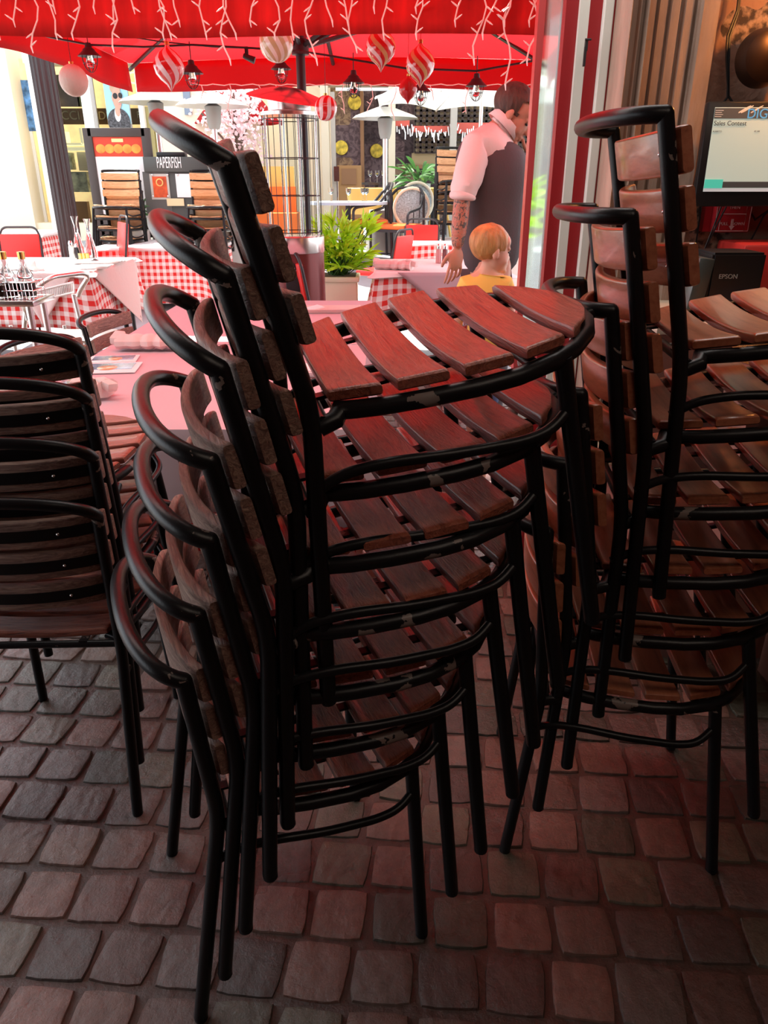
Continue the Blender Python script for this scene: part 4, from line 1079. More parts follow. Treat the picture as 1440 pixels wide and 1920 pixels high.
def hand(base, down, side, fwd, s=1.0, curl=.35):
    """palm plus five bent fingers; down = finger direction, side = towards the thumb, fwd = towards the palm"""
    base = Vector(base); D, S_, F_ = Vector(down).normalized(), Vector(side).normalized(), Vector(fwd).normalized(); parts = []
    b_ = B(); 
    R = Matrix((S_, F_, D)).transposed().to_4x4(); e = ell(b_, (0, 0, 0), (.040 * s, .016 * s, .052 * s)); xform(b_, Matrix.Translation(base + D * .045 * s) @ R); parts.append(b_)
    for k, (o, L_) in enumerate(((.028, .072), (.010, .082), (-.009, .076), (-.027, .060))):
        p0 = base + D * .055 * s + S_ * o * s * .9; p1 = base + D * .088 * s + S_ * o * s * 1.22; c = curl + .12 * k
        d1 = (D * math.cos(c * .5) + F_ * math.sin(c * .5) + S_ * o * 4).normalized(); p2 = p1 + d1 * L_ * .42 * s; d2 = (D * math.cos(c * 1.2) + F_ * math.sin(c * 1.2)); p3 = p2 + d2 * L_ * .33 * s
        d3 = (D * math.cos(c * 1.8) + F_ * math.sin(c * 1.8)); p4 = p3 + d3 * L_ * .25 * s
        parts.append(skin_bm([[(p0, .0085 * s), (p1, .0082 * s), (p2, .0076 * s), (p3, .0070 * s), (p4, .0056 * s)]], 2))
    t0 = base + D * .018 * s + S_ * .022 * s; t1 = t0 + (S_ * .8 + D * .6 + F_ * .3).normalized() * .034 * s; t2 = t1 + (S_ * .35 + D * .9 + F_ * .3).normalized() * .030 * s; t3 = t2 + (D + F_ * .4).normalized() * .022 * s
    parts.append(skin_bm([[(t0, .013 * s), (t1, .0105 * s), (t2, .0092 * s), (t3, .007 * s)]], 2)); return parts
def waiter():
    D0 = 4.1
    def P(px, py, dy=0): return at(px, py, D0 + dy)
    org = Vector((P(917, 500).x, D0, 0))
    t = thing('person', 'person in white shirt with rolled sleeves, charcoal vest and dark trousers, looking down', 'person', org)
    L = lambda v: Vector(v) - org
    hc = L(P(962, 214)); s = 1.02
    H = Matrix.Translation(hc) @ Matrix.Rotation(math.radians(-14), 4, 'Z') @ Matrix.Rotation(math.radians(31), 4, 'Y')
    pel = L((P(920, 500).x, D0, .99)); wa = L(P(922, 430)); ch = L(P(922, 335)); up = L(P(917, 275)); nb = L(P(937, 243)); nk = L(P(952, 226))
    sn, en, wn_ = L(P(893, 275, -.15)), L(P(867, 368, -.20)), L(P(857, 468, -.20)); me_ = (en + wn_) / 2
    sf, ef, wf = L(P(940, 280, .15)), L(P(985, 352, .16)), L(P(991, 292, .04))
    hn, kn, an = pel + Vector((0, -.09, -.08)), pel + Vector((.03, -.11, -.50)), pel + Vector((0, -.12, -.91))
    hf, kf, af = pel + Vector((0, .09, -.08)), pel + Vector((-.02, .11, -.50)), pel + Vector((-.04, .12, -.91))
    legs = [[(pel, .12), (hn, .095), (kn, .062), (an, .045), (an + Vector((.13, 0, -.045)), .035)], [(pel, .12), (hf, .095), (kf, .062), (af, .045), (af + Vector((.13, 0, -.045)), .035)]]
    body = skin_bm([[(pel, .12), (wa, .11), (ch, (.115, .14)), (up, .10), (nb, .062), (nk, .056), (hc, .05)], [(up, .10), (sn, .055), (en, .043), (me_, .044), (wn_, .030)], [(up, .10), (sf, .055), (ef, .042), (wf, .029)]] + legs)
    hd = xform(head_parts(s), H)
    h1 = hand(wn_ + Vector((0, 0, .005)), (-.08, -.05, -1), (-.85, -.5, 0), (-.5, .85, 0), 1.08, .30)
    h2 = hand(wf, (.1, -.1, 1), (-.5, -.8, 0), (-.8, .3, .1), 1.0, .5)
    bd = obj('body', fuse([body, hd] + h1 + h2, .0045, 3), SKIN, t)
    obj('hair', xform(hair_cap(s, False), H), HAIR, t)
    b_ = B()
    for y in (-1, 1): ell(b_, (.082 * s, .031 * s * y, -.006 * s), (.010, .012, .005)); 
    obj('eyes', xform(b_, H), NAVY, t)
    b_ = B()
    for y in (-1, 1): ell(b_, (.093 * s, .030 * s * y, .018 * s), (.007, .022, .006), (0, 0, -.25 * y))
    obj('eyebrows', xform(b_, H), HAIR, t)
    # tattooed forearm skin pattern lives in the sleeve-less forearm
    tm = mat('tattooed_skin', (.50, .24, .16), .5); n, Lk, bs = nd(tm); tc = n.new('ShaderNodeTexCoord')
    tx = n.new('ShaderNodeTexNoise'); tx.inputs['Scale'].default_value = 30; tx.inputs['Detail'].default_value = 3; tx.inputs['Distortion'].default_value = 2.5; Lk.new(tc.outputs['Object'], tx.inputs[0])
    r = n.new('ShaderNodeValToRGB'); Lk.new(tx.outputs[0], r.inputs[0]); e = r.color_ramp.elements; e[0].position = .40; e[0].color = (.12, .09, .08, 1); e[1].position = .47; e[1].color = (.52, .25, .17, 1)
    x = e.new(.62); x.color = (.50, .16, .11, 1); Lk.new(r.outputs[0], bs.inputs['Base Color'])
    bd.data.materials.append(tm)
    lo, hi = wn_.z + .01, en.z
    for f in bd.data.polygons:
        c = f.center
        if lo < c.z < hi and abs(c.x - (en.x + (wn_.x - en.x) * (en.z - c.z) / (en.z - wn_.z))) < .07 and abs(c.y - en.y) < .07: f.material_index = 1
    cuff = en.lerp(sn, .10)
    sh = skin_bm([[(pel + Vector((0, 0, .05)), .13), (wa, .125), (ch, (.115, .13)), (up, .10), (nb, .078), (nk.lerp(nb, .4), .070)],
                  [(up, .10), (sn, .080), (sn.lerp(en, .5), .078), (en.lerp(sn, .22), .074), (en.lerp(sn, .08), .064), (en.lerp(wn_, .06), .058)], [(up, .10), (sf, .080), (sf.lerp(ef, .6), .07), (ef.lerp(sf, .1), .058)]])
    for v in sh.verts:
        q = noise.noise(v.co * 16); v.co += v.normal * q * .008 + v.normal * .006 * noise.noise(Vector((v.co.x * 12, v.co.y * 12, v.co.z * 34)))
    s_ = obj('shirt', sh, SHIRT, t)
    # collar
    b_ = B(); ax = (nk - nb).normalized(); u = ax.orthogonal().normalized(); w_ = ax.cross(u)
    ring = lambda c, r, k=28: [c + u * r * math.cos(2 * PI * q / k) + w_ * r * math.sin(2 * PI * q / k) for q in range(k)]
    r1, r2, r3 = ring(nb + ax * .012, .088), ring(nb + ax * .052, .078), ring(nb + ax * .05, .070); V = [[b_.verts.new(p) for p in r] for r in (r1, r2, r3)]
    for a, c in zip(V, V[1:]):
        for k in range(28): b_.faces.new((a[k], a[(k + 1) % 28], c[(k + 1) % 28], c[k]))
    solid(obj('collar', b_, SHIRT, s_), .004)
    b_ = skin_bm([[(en.lerp(sn, .10), .066), (en.lerp(wn_, .01), .070), (en.lerp(wn_, .09), .064)]], 2); obj('rolled_cuff', b_, SHIRT, s_)
    ve = skin_bm([[(pel + Vector((0, 0, -.03)), (.16, .17)), (wa, (.15, .17)), (ch, .20), (up + Vector((.01, 0, -.02)), .195), (up.lerp(nb, .7), .135)]])
    for v in ve.verts: v.co += v.normal * noise.noise(v.co * 8) * .006
    obj('vest', ve, VEST, t)
    tr = skin_bm([[(pel + Vector((0, 0, .04)), .14), (hn, .115), (kn, .085), (an + Vector((0, 0, .03)), .075)], [(pel + Vector((0, 0, .04)), .14), (hf, .115), (kf, .085), (af + Vector((0, 0, .03)), .075)]])
    obj('trousers', tr, VEST, t)
    for a in (an, af): b_ = B(); ell(b_, a + Vector((.055, 0, -.035)), (.145, .05, .045)); obj('shoe', b_, NAVY, t)
waiter()
def boy():
    D0 = 3.55
    def P(px, py, dy=0): return at(px, py, D0 + dy)
    org = Vector((P(920, 500).x, D0, 0)); t = thing('person', 'small child with short blond hair and yellow shirt, looking right', 'person', org); L = lambda v: Vector(v) - org
    hc = L(P(922, 470)); s = .86; H = Matrix.Translation(hc) @ Matrix.Rotation(math.radians(14), 4, 'Z') @ Matrix.Rotation(math.radians(3), 4, 'Y')
    z = hc.z; V = lambda x, y, zz: Vector((x, y, zz)) + Vector((hc.x - .01, 0, 0))
    pel, ch, up, nb = V(0, 0, z - .56), V(0, 0, z - .33), V(-.01, 0, z - .125), V(-.005, 0, z - .085)
    legs = [[(pel, .075), (pel + Vector((0, y * .06, -.06)), .065), (pel + Vector((.01, y * .07, -.32)), .045), (pel + Vector((0, y * .07, .05 - pel.z)), .032)] for y in (-1, 1)]
    arms = [[(up, .06), (up + Vector((y * .085, 0, -.02)), .038), (up + Vector((y * .125, 0, -.19)), .030), (up + Vector((y * .11, .08, -.33)), .022)] for y in (-1, 1)]
    body = skin_bm([[(pel, .075), (ch, (.075, .09)), (up, .07), (nb, .036), (hc, .036)]] + legs + arms)
    hs = []
    for y, a in ((-1, arms[0]), (1, arms[1])): hs += hand(a[-1][0], (.5, 0, -1), (.6, -y, 0), (0, -y, -.2), .66, .4)
    obj('body', fuse([body, xform(head_parts(s, True), H)] + hs, .006, 3), SKINB, t)
    hb = xform(hair_cap(s * 1.01, True), H); obj('hair', hb, BLOND, t)
    b_ = B()
    for y in (-1, 1): ell(b_, (.080 * s, .030 * s * y, -.004 * s), (.008, .010, .004))
    obj('eyes', xform(b_, H), NAVY, t)
    sh = skin_bm([[(pel + Vector((0, 0, .02)), .095), (ch, (.09, .105)), (up, (.08, .085)), (up.lerp(nb, .6), .052)], [(up, (.08, .085)), (up + Vector((-.085, 0, -.02)), .05), (up + Vector((-.12, 0, -.13)), .048)], [(up, (.08, .085)), (up + Vector((.085, 0, -.02)), .05), (up + Vector((.12, 0, -.13)), .048)]])
    for v in sh.verts: v.co += v.normal * noise.noise(v.co * 18) * .006
    obj('shirt', sh, YSHIRT, t)
    obj('shorts', skin_bm([[(pel + Vector((0, 0, .03)), .09)] + [(pel + Vector((0, y * .065, -.07)), .082), (pel + Vector((.005, y * .07, -.22)), .07)] for y in (-1, 1)]), mat('blue_shorts', (.06, .09, .2), .8), t)
    for y in (-1, 1): b_ = B(); ell(b_, (pel.x + .03, y * .07, .035), (.095, .038, .035)); obj('shoe', b_, WHITEW, t)
boy()

# ------------------------------------------------------------ counter, screen and printer at the right wall
def counter():
    z = 1.10; a = X(1238, 2.2); t = thing('service_counter', 'service counter at the right wall under the screen', 'counter', (0, 0, 0))
    obj('worktop', box2(B(), (a, 2.02, z - .03), (2.3, 2.49, z), bev=.004), mat('counter_top', (.55, .45, .34), .4), t)
    obj('front_panel', box2(B(), (a + .02, 2.06, 0), (2.3, 2.49, z - .03)), WALLD, t); return z
CZ = counter()
def printer():
    p0, p1 = at(1322, 590, 2.13), at(1420, 590, 2.13); cx = (p0.x + p1.x) / 2; W = p1.x - p0.x; t = thing('receipt_printer', 'black receipt printer with a blue light on the counter', 'printer', (cx, 2.14, CZ)); h = .168
    bm = B(); prism(bm, [(-W / 2, -.0), (W / 2, -.0), (W / 2, .12), (W / 2 - .03, .15), (-W / 2, .15)], 0, h)
    bmesh.ops.bevel(bm, geom=bm.edges[:], offset=.006, segments=2, affect='EDGES'); obj('housing', bm, mat('printer_black', (.008, .008, .009), .45), t)
    obj('side_cover', box(B(), (-W / 2 - .022, .06, h * .47), (.044, .12, h * .9), rot=(0, .12, 0), bev=.005), mat('printer_side', (.06, .07, .065), .3), t)
    text('brand_lettering', 'EPSON', .017, (-W * .34, -.0012, h * .60), FACE, GREYM, t)
    obj('status_light', ell(B(), (W * .12, -.001, h * .30), (.004, .003, .004), u=10, v=8), mat('blue_light', (.1, .2, 1), .3, emit=25), t)
    for k in range(4): obj('indicator', box(B(), (W * (.10 + .09 * k), -.001, h * .20), (.005, .001, .002)), GREYM, t)
    bm = B(); tube(bm, [(-W * .36, -.001, h * .14), (-W * .36 + .012, -.001, h * .14), (-W * .36 + .012, -.001, h * .14 + .012), (-W * .36, -.001, h * .14 + .012)], .0009, 5, closed=True); obj('square_mark', bm, GREYM, t)
printer()
def monitor():
    d = 2.36; tl, bl, tr = at(1312, 212, d), at(1304, 352, d), at(1460, 212, d); H = .250; W = .44
    cx = bl.x + W / 2 - .004; cz = (at(1312, 207, d).z + at(1304, 372, d).z) / 2; t = thing('touch_screen', 'wall-mounted till screen showing a pale sales page', 'monitor', (cx, d, cz)); t.rotation_euler = (-.04, 0, 0)
    obj('bezel', box(B(), (0, 0, 0), (W, .03, H + .02), bev=.006), NAVY, t)
    y = -.0165
    scr = obj('screen', box(B(), (0, y + .001, .012), (W - .04, .001, H - .035)), mat('screen_page', (.50, .60, .52), .3, emit=.42), t, smooth=False)
    L_, R_, T_, Bm = -W / 2 + .02, W / 2 - .02, .012 + (H - .035) / 2, .012 - (H - .035) / 2
    def rect(nm, x0, x1, z0, z1, c, em=.5, k=1): return obj(nm, box2(B(), (x0, y - .0006 * k, z0), (x1, y, z1)), mat('screen_' + nm, c, .3, emit=em), scr, smooth=False)
    rect('header_band', L_, R_, T_ - .028, T_ - .002, (.11, .10, .09), .3); rect('side_panel', L_ + .30, R_, Bm + .028, T_ - .03, (.22, .5, .68), .5); rect('footer_band', L_, R_, Bm + .010, Bm + .026, (.08, .08, .08), .2, 2)
    rect('green_button', L_, L_ + .052, Bm + .009, Bm + .032, (.07, .48, .36), .6, 3); rect('status_line', L_, R_, Bm, Bm + .009, (.55, .58, .6), .4, 2)
    bl_ = mat('digital_blue', (.10, .35, .62), .4, emit=.5)
    text('header_lettering', 'DIGITAL', .034, (L_ + .090, y - .0014, T_ - .027), FACE, bl_, scr, ext=.0004)
    text('title_lettering', 'Sales Contest', .0165, (L_ + .002, y - .001, T_ - .045), FACE, BLKT, scr, ext=.0002)
    text('row_lettering', 'ALBERTO', .006, (L_ + .002, y - .001, T_ - .062), FACE, BLKT, scr, ext=.0002); text('row_lettering', '41.44', .007, (L_ + .118, y - .001, T_ - .062), FACE, BLKT, scr, ext=.0002)
    for k in range(4): obj('header_line', box(B(), (L_ + .013 - .002 * (k % 2), y - .0008, T_ - .008 - .005 * k), (.022 - .004 * (k % 2), .0006, .0015)), WHT, scr, smooth=False)
    bm = B(); 
    for x in (.066, .073, .10): leaf(bm, (L_ + x, y - .001, T_ - .014), (L_ + x + .032, y - .001, T_ + .004), .0016, Vector((0, -1, 0)))
    obj('swoosh_mark', bm, WHT, scr)
    obj('bracket', box2(B(), (-.05, .01, -.05), (.05, 2.5 - d, .05)), NAVY, t)
    return t
monitor()
# fire alarm plate on the wall
def pull_plate():
    a, b_ = at(1346, 380, 2.44), at(1405, 436, 2.44); W = b_.x - a.x; H = a.z - b_.z + .02; t = thing('alarm_pull_station', 'red alarm plate with white lettering on the wall below the screen', 'sign', ((a.x + b_.x) / 2, 2.47, b_.z + H / 2))
    redp = mat('alarm_red', (.30, .012, .018), .35); lt = mat('faded_white', (.48, .30, .29), .5)
    obj('housing', box(B(), (0, 0, 0), (W, .05, H), bev=.004), redp, t); obj('side_plate', box(B(), (-W / 2 - .012, .012, 0), (.022, .03, H * .98)), redp, t)
    bm = B(); y = -.0255
    for k in (.46, .34):
        tube(bm, [(-W * k, y, -H * .46), (W * k, y, -H * .46), (W * k, y, H * .46), (-W * k, y, H * .46)], .0009, 5, closed=True)
    tube(bm, [(-W * .34, y, .0), (W * .34, y, 0)], .0009, 5); obj('line_border', bm, lt, t)
    text('upper_lettering', 'PUSH HERE\nTHEN', .0125, (0, y - .0005, H * .26), FACE, lt, t, align='CENTER', ext=.0003)
    text('lower_lettering', 'PULL   DOWN', .012, (0, y - .0005, -H * .30), FACE, lt, t, align='CENTER', ext=.0003)
    bm = B(); box(bm, (0, y, -H * .24), (.007, .001, .022)); vs = [bm.verts.new((x, y - .0006, z)) for x, z in ((-.009, -H * .32), (.009, -H * .32), (0, -H * .44))]; bm.faces.new(vs); obj('arrow', bm, lt, t, smooth=False)
pull_plate()
def sconce():
    c = at(1434, 108, 2.40); t = thing('wall_lamp', 'dark bronze round wall lamp base at the upper right edge', 'lamp', c)
    br = mat('dark_bronze', (.035, .018, .012), .35, metal=.6)
    obj('backplate', lathe(B(), [(.0, .03), (.045, .03), (.062, .022), (.07, .0), (.074, -.02), (.066, -.03), (0, -.03)], n=40), br, t, rot=(PI / 2, 0, 0))
    obj('arm', tube(B(), arc([(.02, -.03, .02), (.04, -.10, .04), (.06, -.14, .14), (.08, -.14, .30)], .05), .012, 12), br, t)
    obj('shade', lathe(B(), [(.03, 0), (.07, .14), (.066, .14), (.026, 0)], n=28), mat('amber_glass', (.95, .45, .12), .3, transl=.75), t, loc=(.08, -.14, .26))
    l = bpy.data.lights.new('lamp_bulb', 'POINT'); l.energy = 9; l.color = (1, .36, .08); l.shadow_soft_size = .03; o = bpy.data.objects.new('lamp_bulb', l); COL.objects.link(o); o.parent = t; o.location = (.06, -.14, .11)
    obj('cover_plate', lathe(B(), [(0, 0), (.006, 0), (.006, .004), (0, .004)], n=12), NAVY, t, loc=(-.022, .06, -.11), rot=(PI / 2, 0, 0))
sconce()
def wcab(label, pts, r=.004, d=2.46): cable('wall_cable', label, [at(p[0], p[1], p[2] if len(p) > 2 else d) for p in pts], r, NAVY)
wcab('black cable hanging down the wall from the top to the screen', [(1388, -30), (1382, 20), (1364, 68), (1362, 110), (1365, 160), (1364, 182), (1352, 200), (1345, 215)], .0035)
wcab('second black cable running beside the first down to the screen', [(1390, -30), (1384, 25), (1368, 70), (1366, 120), (1366, 180), (1376, 196), (1384, 212)], .0035)
wcab('thin black cable hanging from the screen towards the printer, left one', [(1314, 375), (1312, 410), (1306, 450), (1300, 490)], .0025)
wcab('pair of black cables slanting behind the red alarm plate', [(1370, 372), (1345, 420), (1326, 460), (1312, 480), (1302, 500)], .0025, 2.42)
wcab('black cable slanting from screen to printer top', [(1358, 372), (1338, 425), (1320, 470), (1314, 485)], .0025, 2.42)
wcab('black power cable with inline plug right of the red plate', [(1408, 378), (1409, 400), (1416, 412), (1440, 395), (1460, 392)], .003)
wcab('black cable with thick inline connector above the printer', [(1450, 385), (1432, 405), (1420, 428), (1404, 458), (1384, 482)], .003)
def counter_bits():
    p = at(1415, 505, 2.3); t = thing('red_tray', 'red tray behind the printer with a black cable on it', 'tray', (p.x + .12, 2.38, CZ)); obj('tray', box(B(), (0, 0, .09), (.34, .2, .18), bev=.01), mat('red_plastic', (.45, .03, .025), .35), t)
    # woven round back of a chair
    c = at(1446, 548, 1.92); wv = mat('woven_cane', (.50, .20, .05), .6); n, L, b_ = nd(wv); tc = n.new('ShaderNodeTexCoord'); ck = n.new('ShaderNodeTexChecker'); ck.inputs['Scale'].default_value = 260
    ck.inputs['Color1'].default_value = (.60, .26, .06, 1); ck.inputs['Color2'].default_value = (.34, .12, .03, 1); L.new(tc.outputs['Object'], ck.inputs[0]); L.new(ck.outputs[0], b_.inputs['Base Color'])
    t = thing('woven_basket', 'round woven orange-brown basket at the right edge above the seat', 'basket', (c.x + .03, 1.92, 1.02)); obj('bowl', lathe(B(), [(0, 0), (.07, .0), (.105, .05), (.10, .12), (.06, .165), (0, .175)], n=36), wv, t)
    t2 = thing('side_shelf', 'low shelf under the woven basket, hidden behind the chairs', 'shelf', (c.x + .12, 1.92, 0)); obj('shelf_board', box(B(), (0, 0, 1.005), (.34, .2, .028), bev=.004), WALLD, t2)
    for s in (-.14, .14): obj('leg', box(B(), (s, 0, .495), (.03, .16, .99)), WALLD, t2)
    p = at(1246, 668, 2.35); t = thing('glass_bowl', 'small glass bowl with wire rim glimpsed between chair legs on a low shelf', 'bowl', (p.x + .02, 2.33, p.z)); obj('bowl', lathe(B(), [(0, 0), (.03, 0), (.055, .05), (.05, .05), (.027, .008), (0, .008)], n=24), GLASSB, t)
    obj('rim', tube(B(), [(.054 * math.cos(2 * PI * k / 24), .054 * math.sin(2 * PI * k / 24), .05) for k in range(24)], .003, 6, closed=True), CHROME, t)
    t = thing('crockery_shelf', 'low pale shelf with crockery left of the counter', 'shelf', (p.x - .03, 2.35, 0)); obj('shelf_board', box(B(), (0, .0, p.z - .012), (.30, .2, .02), bev=.003), mat('pale_board', (.62, .52, .36), .5), t); obj('shelf_board', box(B(), (0, 0, .62), (.30, .2, .02), bev=.003), MATS['pale_board'], t)
    for s in (-.14, .14): obj('side_panel', box(B(), (s, .09, p.z / 2), (.02, .02, p.z - .03)), MATS['pale_board'], t)
counter_bits()

# ------------------------------------------------------------ across the street
def street():
    bm = B(); ys = [6.2, 7.5, 8, 8.5, 9, 9.5, 10, 11, 26]
    V = [[bm.verts.new((x, y, gz(y) - .002)) for x in (-14, 0, 14)] for y in ys]
    for a, b_ in zip(V, V[1:]):
        for k in range(2): bm.faces.new((a[k], a[k + 1], b_[k + 1], b_[k]))
    struct('floor_street', bm, PAVE, smooth=False)
street()
def prect(nm, x0, y0, x1, y1, d, th, m, par, org=Vector(), z0=None):
    """a box whose front face spans the given pixels at distance d"""
    ym = (y0 + y1) / 2; a, b_ = at(x0, ym, d).x, at(x1, ym, d).x; zt, zb = at(x0, y0, d).z, (at(x0, y1, d).z if z0 is None else z0)
    return obj(nm, box2(B(), Vector((a, d, zb)) - org, Vector((b_, d + th, zt)) - org), m, par, smooth=False)
AMB = mat('shop_interior_glow', (.85, .62, .30), .7, var=.35, vscale=5, emit=.55)  # glowing wall stands in for lamplight inside the shop
AMBS = mat('shop_shelf_glow', (.95, .88, .55), .5, emit=.5)  # shelf glow stands in for the display lighting
WINB = mat('abstract_blue_art', (.10, .25, .55), .4, var=1, vscale=9)
SHG = mat('shop_glass', (.9, .95, .95), .03, trans=1, ior=1.05)
BRN = mat('shop_brown', (.30, .16, .08), .6)
def left_building():
    d = 12.0; t = thing('shop_building', 'pale cream shop building with display windows across the street at left', 'building', (-3.5, d + .3, .6)); o = Vector(t.location)
    pr = lambda *a, **k: prect(*a, par=t, org=o, **k)
    pr('back_wall', -260, -60, 620, 500, d + 1.2, .15, CREAM, z0=.6)
    pr('wall_pier', -200, -60, 28, 470, d, .4, CREAM, z0=.6); pr('wall_pier', 296, -60, 480, 470, d, .4, CREAM, z0=.6)
    pr('sill_wall', 28, 418, 296, 480, d + .05, .3, CREAM, z0=.6)
    pr('lintel', 28, -60, 296, 118, d, .4, WHITEW)
    pr('white_column', 72, 110, 92, 430, d - .05, .2, WHITEW); pr('white_column', 164, 110, 182, 430, d - .05, .2, WHITEW)
    pr('shop_interior_wall', 28, 110, 300, 430, d + .9, .05, AMB)
    pr('art_panel', 42, 150, 66, 246, d + .35, .03, WINB); pr('white_panel', 46, 246, 76, 430, d + .35, .03, WHITEW)
    s = pr('sign_band', 92, 203, 164, 233, d + .25, .06, BROWNS); s2 = pr('sign_band', 182, 203, 200, 233, d + .25, .06, BROWNS); s3 = pr('sign_band', 244, 203, 296, 233, d + .25, .06, BROWNS)
    def tx(nm, body, px, py, sz, m, dd, sx=1): q = at(px, py, dd) - o; text(nm, body, sz, q, FACE, m, t, sx=sx)
    tx('gold_lettering', 'GUCCI', 84, 224, .16, GOLDT, d + .24, 1.05); tx('gold_lettering', 'DIOR', 185, 224, .15, GOLDT, d + .24); tx('gold_lettering', 'FENDI', 257, 221, .125, GOLDT, d + .24, .85)
    for x0, y0, x1, y1 in ((118, 246, 122, 270), (150, 240, 154, 270), (118, 268, 154, 272), (106, 276, 164, 282), (258, 250, 290, 256), (262, 280, 284, 284)): pr('glowing_shelf', x0, y0, x1, y1, d + .3, .2, AMBS)
    for k, (x0, y0, x1, y1) in enumerate(((112, 286, 134, 318), (146, 285, 166, 320), (120, 322, 164, 360), (196, 250, 210, 300), (262, 290, 280, 330))):
        pr('display_cabinet', x0, y0, x1, y1, d + .4, .15, WHITEW if k % 2 else mat('display_mix_%d' % k if False else 'display_goods', (.35, .38, .30), .5, var=.8, vscale=12))
    pr('lower_panel', 120, 318 + 60, 166, 425, d + .4, .1, BRN); pr('lower_panel', 28, 346 + 30, 46, 425, d + .4, .1, mat('ochre', (.55, .33, .12), .6))
    pr('portrait_panel', 104, 140, 146, 200, d + .35, .03, mat('dark_portrait_panel', (.16, .12, .10), .5, var=.6, vscale=4)); pr('green_panel', 146, 180, 164, 200, d + .35, .03, mat('green_panel', (.35, .4, .2), .6))
    pr('shop_glass_front', 92, 118, 296, 418, d + .12, .01, SHG)
    pr('blue_shutter', 344, 165, 357, 215, d - .04, .04, mat('blue_grey_shutter', (.22, .28, .36), .6)); pr('mullion', 268, 130, 276, 420, d - .02, .1, WHITEW); pr('mullion', 282, 200, 296, 420, d + .1, .1, mat('olive_trim', (.45, .40, .18), .6))
left_building()
def poster():
    d = 11.3; a, b_ = at(192, 145, d), at(246, 232, d); W, H = b_.x - a.x, a.z - b_.z; t = thing('fashion_poster', 'pale blue poster of a man in sunglasses and dark jacket', 'poster', ((a.x + b_.x) / 2, d, b_.z + H / 2))
    obj('panel', box(B(), (0, 0, 0), (W, .03, H)), mat('poster_blue', (.30, .58, .68), .5), t, smooth=False)
    sk = mat('poster_skin', (.52, .30, .22), .6); fl = lambda nm, c, r, m: obj(nm, ell(B(), (c[0] * W, -.017 - c[2] * .004, c[1] * H), (r[0] * W, .003, r[1] * H), None, 28, 14), m, t)
    fl('jacket', (0, -.46, 1), (.5, .30), mat('poster_jacket', (.06, .06, .065), .6, var=.9, vscale=40)); fl('collar', (-.02, -.30, 1.6), (.13, .16), WHT); fl('neck', (0, -.22, 2), (.11, .14), sk)
    fl('face', (.04, .06, 2.6), (.20, .26), sk); fl('hair', (.0, .27, 2.2), (.23, .13), mat('poster_hair', (.45, .30, .2), .7)); fl('sunglasses', (-.02, .10, 3.4), (.105, .065), NAVY); fl('sunglasses', (.20, .11, 3.4), (.09, .06), NAVY)
    fl('mouth', (.14, -.07, 3.6), (.05, .018), mat('poster_lips', (.6, .2, .2), .5)); fl('ear', (-.15, .05, 3.2), (.035, .07), sk)
    text('poster_lettering', 'GUCCI', .20, (-.38 * W, -.02, .36 * H), FACE, mat('poster_gold', (.75, .8, .45), .5), t, sx=1)
    bm = B()
    for s in (-1, 1): tube(bm, [(s * W * .4, .0, H / 2), (s * W * .4, 0, H / 2 + 1.6)], .008, 5)
    obj('hanger', bm, GREYM, t); fr = B(); box(fr, (-W * .42, .05, -(H / 2 + 1) / 1), (.05, .05, H * .0 + 2 * (t.location.z - gz(11) - 1.0) + .0)) if False else None
    fr.free(); 
    pl = B(); zz = t.location.z - gz(d)
    for s in (-1, 1): tube(pl, [(s * W * .45, .03, H / 2), (s * W * .45, .03, -zz)], .02, 8)
    obj('stand_post', pl, GREYM, t)
poster()
def menu_board():
    d = 9.4; a, b_ = at(163, 240, d), at(272, 240, d); g = gz(d); top = a.z - g; W = b_.x - a.x; t = thing('menu_board', 'tall dark-framed menu board with orange fruit picture and white page', 'sign', ((a.x + b_.x) / 2, d, g)); F_ = mat('board_frame', (.06, .045, .04), .5)
    bz = at(200, 445, d).z - g
    for x in (-1, 1): obj('frame_side', box2(B(), (x * W / 2 - .05, -.03, .0), (x * W / 2 + .05, .03, top), bev=.008), F_, t)
    obj('frame_top', box2(B(), (-W / 2, -.03, top - .09), (W / 2, .03, top), bev=.008), F_, t); obj('frame_bottom', box2(B(), (-W / 2, -.03, bz), (W / 2, .03, bz + .2), bev=.008), F_, t)
    obj('page', box2(B(), (-W / 2 + .05, -.01, bz + .2), (W / 2 - .05, .01, top - .28)), WHT, t, smooth=False)
    p = obj('picture', box2(B(), (-W / 2 + .05, -.012, top - .29), (W / 2 - .05, .008, top - .09)), mat('fruit_red', (.6, .05, .02), .5), t, smooth=False)
    fm = mat('fruit_orange', (.9, .32, .05), .5, var=.4, vscale=8)
    for k, x in enumerate((-.2, -.1, 0, .1, .2)): obj('fruit', ell(B(), (x, -.013, top - .21), (.055, .004, .048), None, 16, 8), fm, p)
    obj('picture_caption', box(B(), (0, -.014, top - .125), (.13, .004, .035)), mat('caption_yellow', (.95, .7, .3), .5), p)
menu_board()
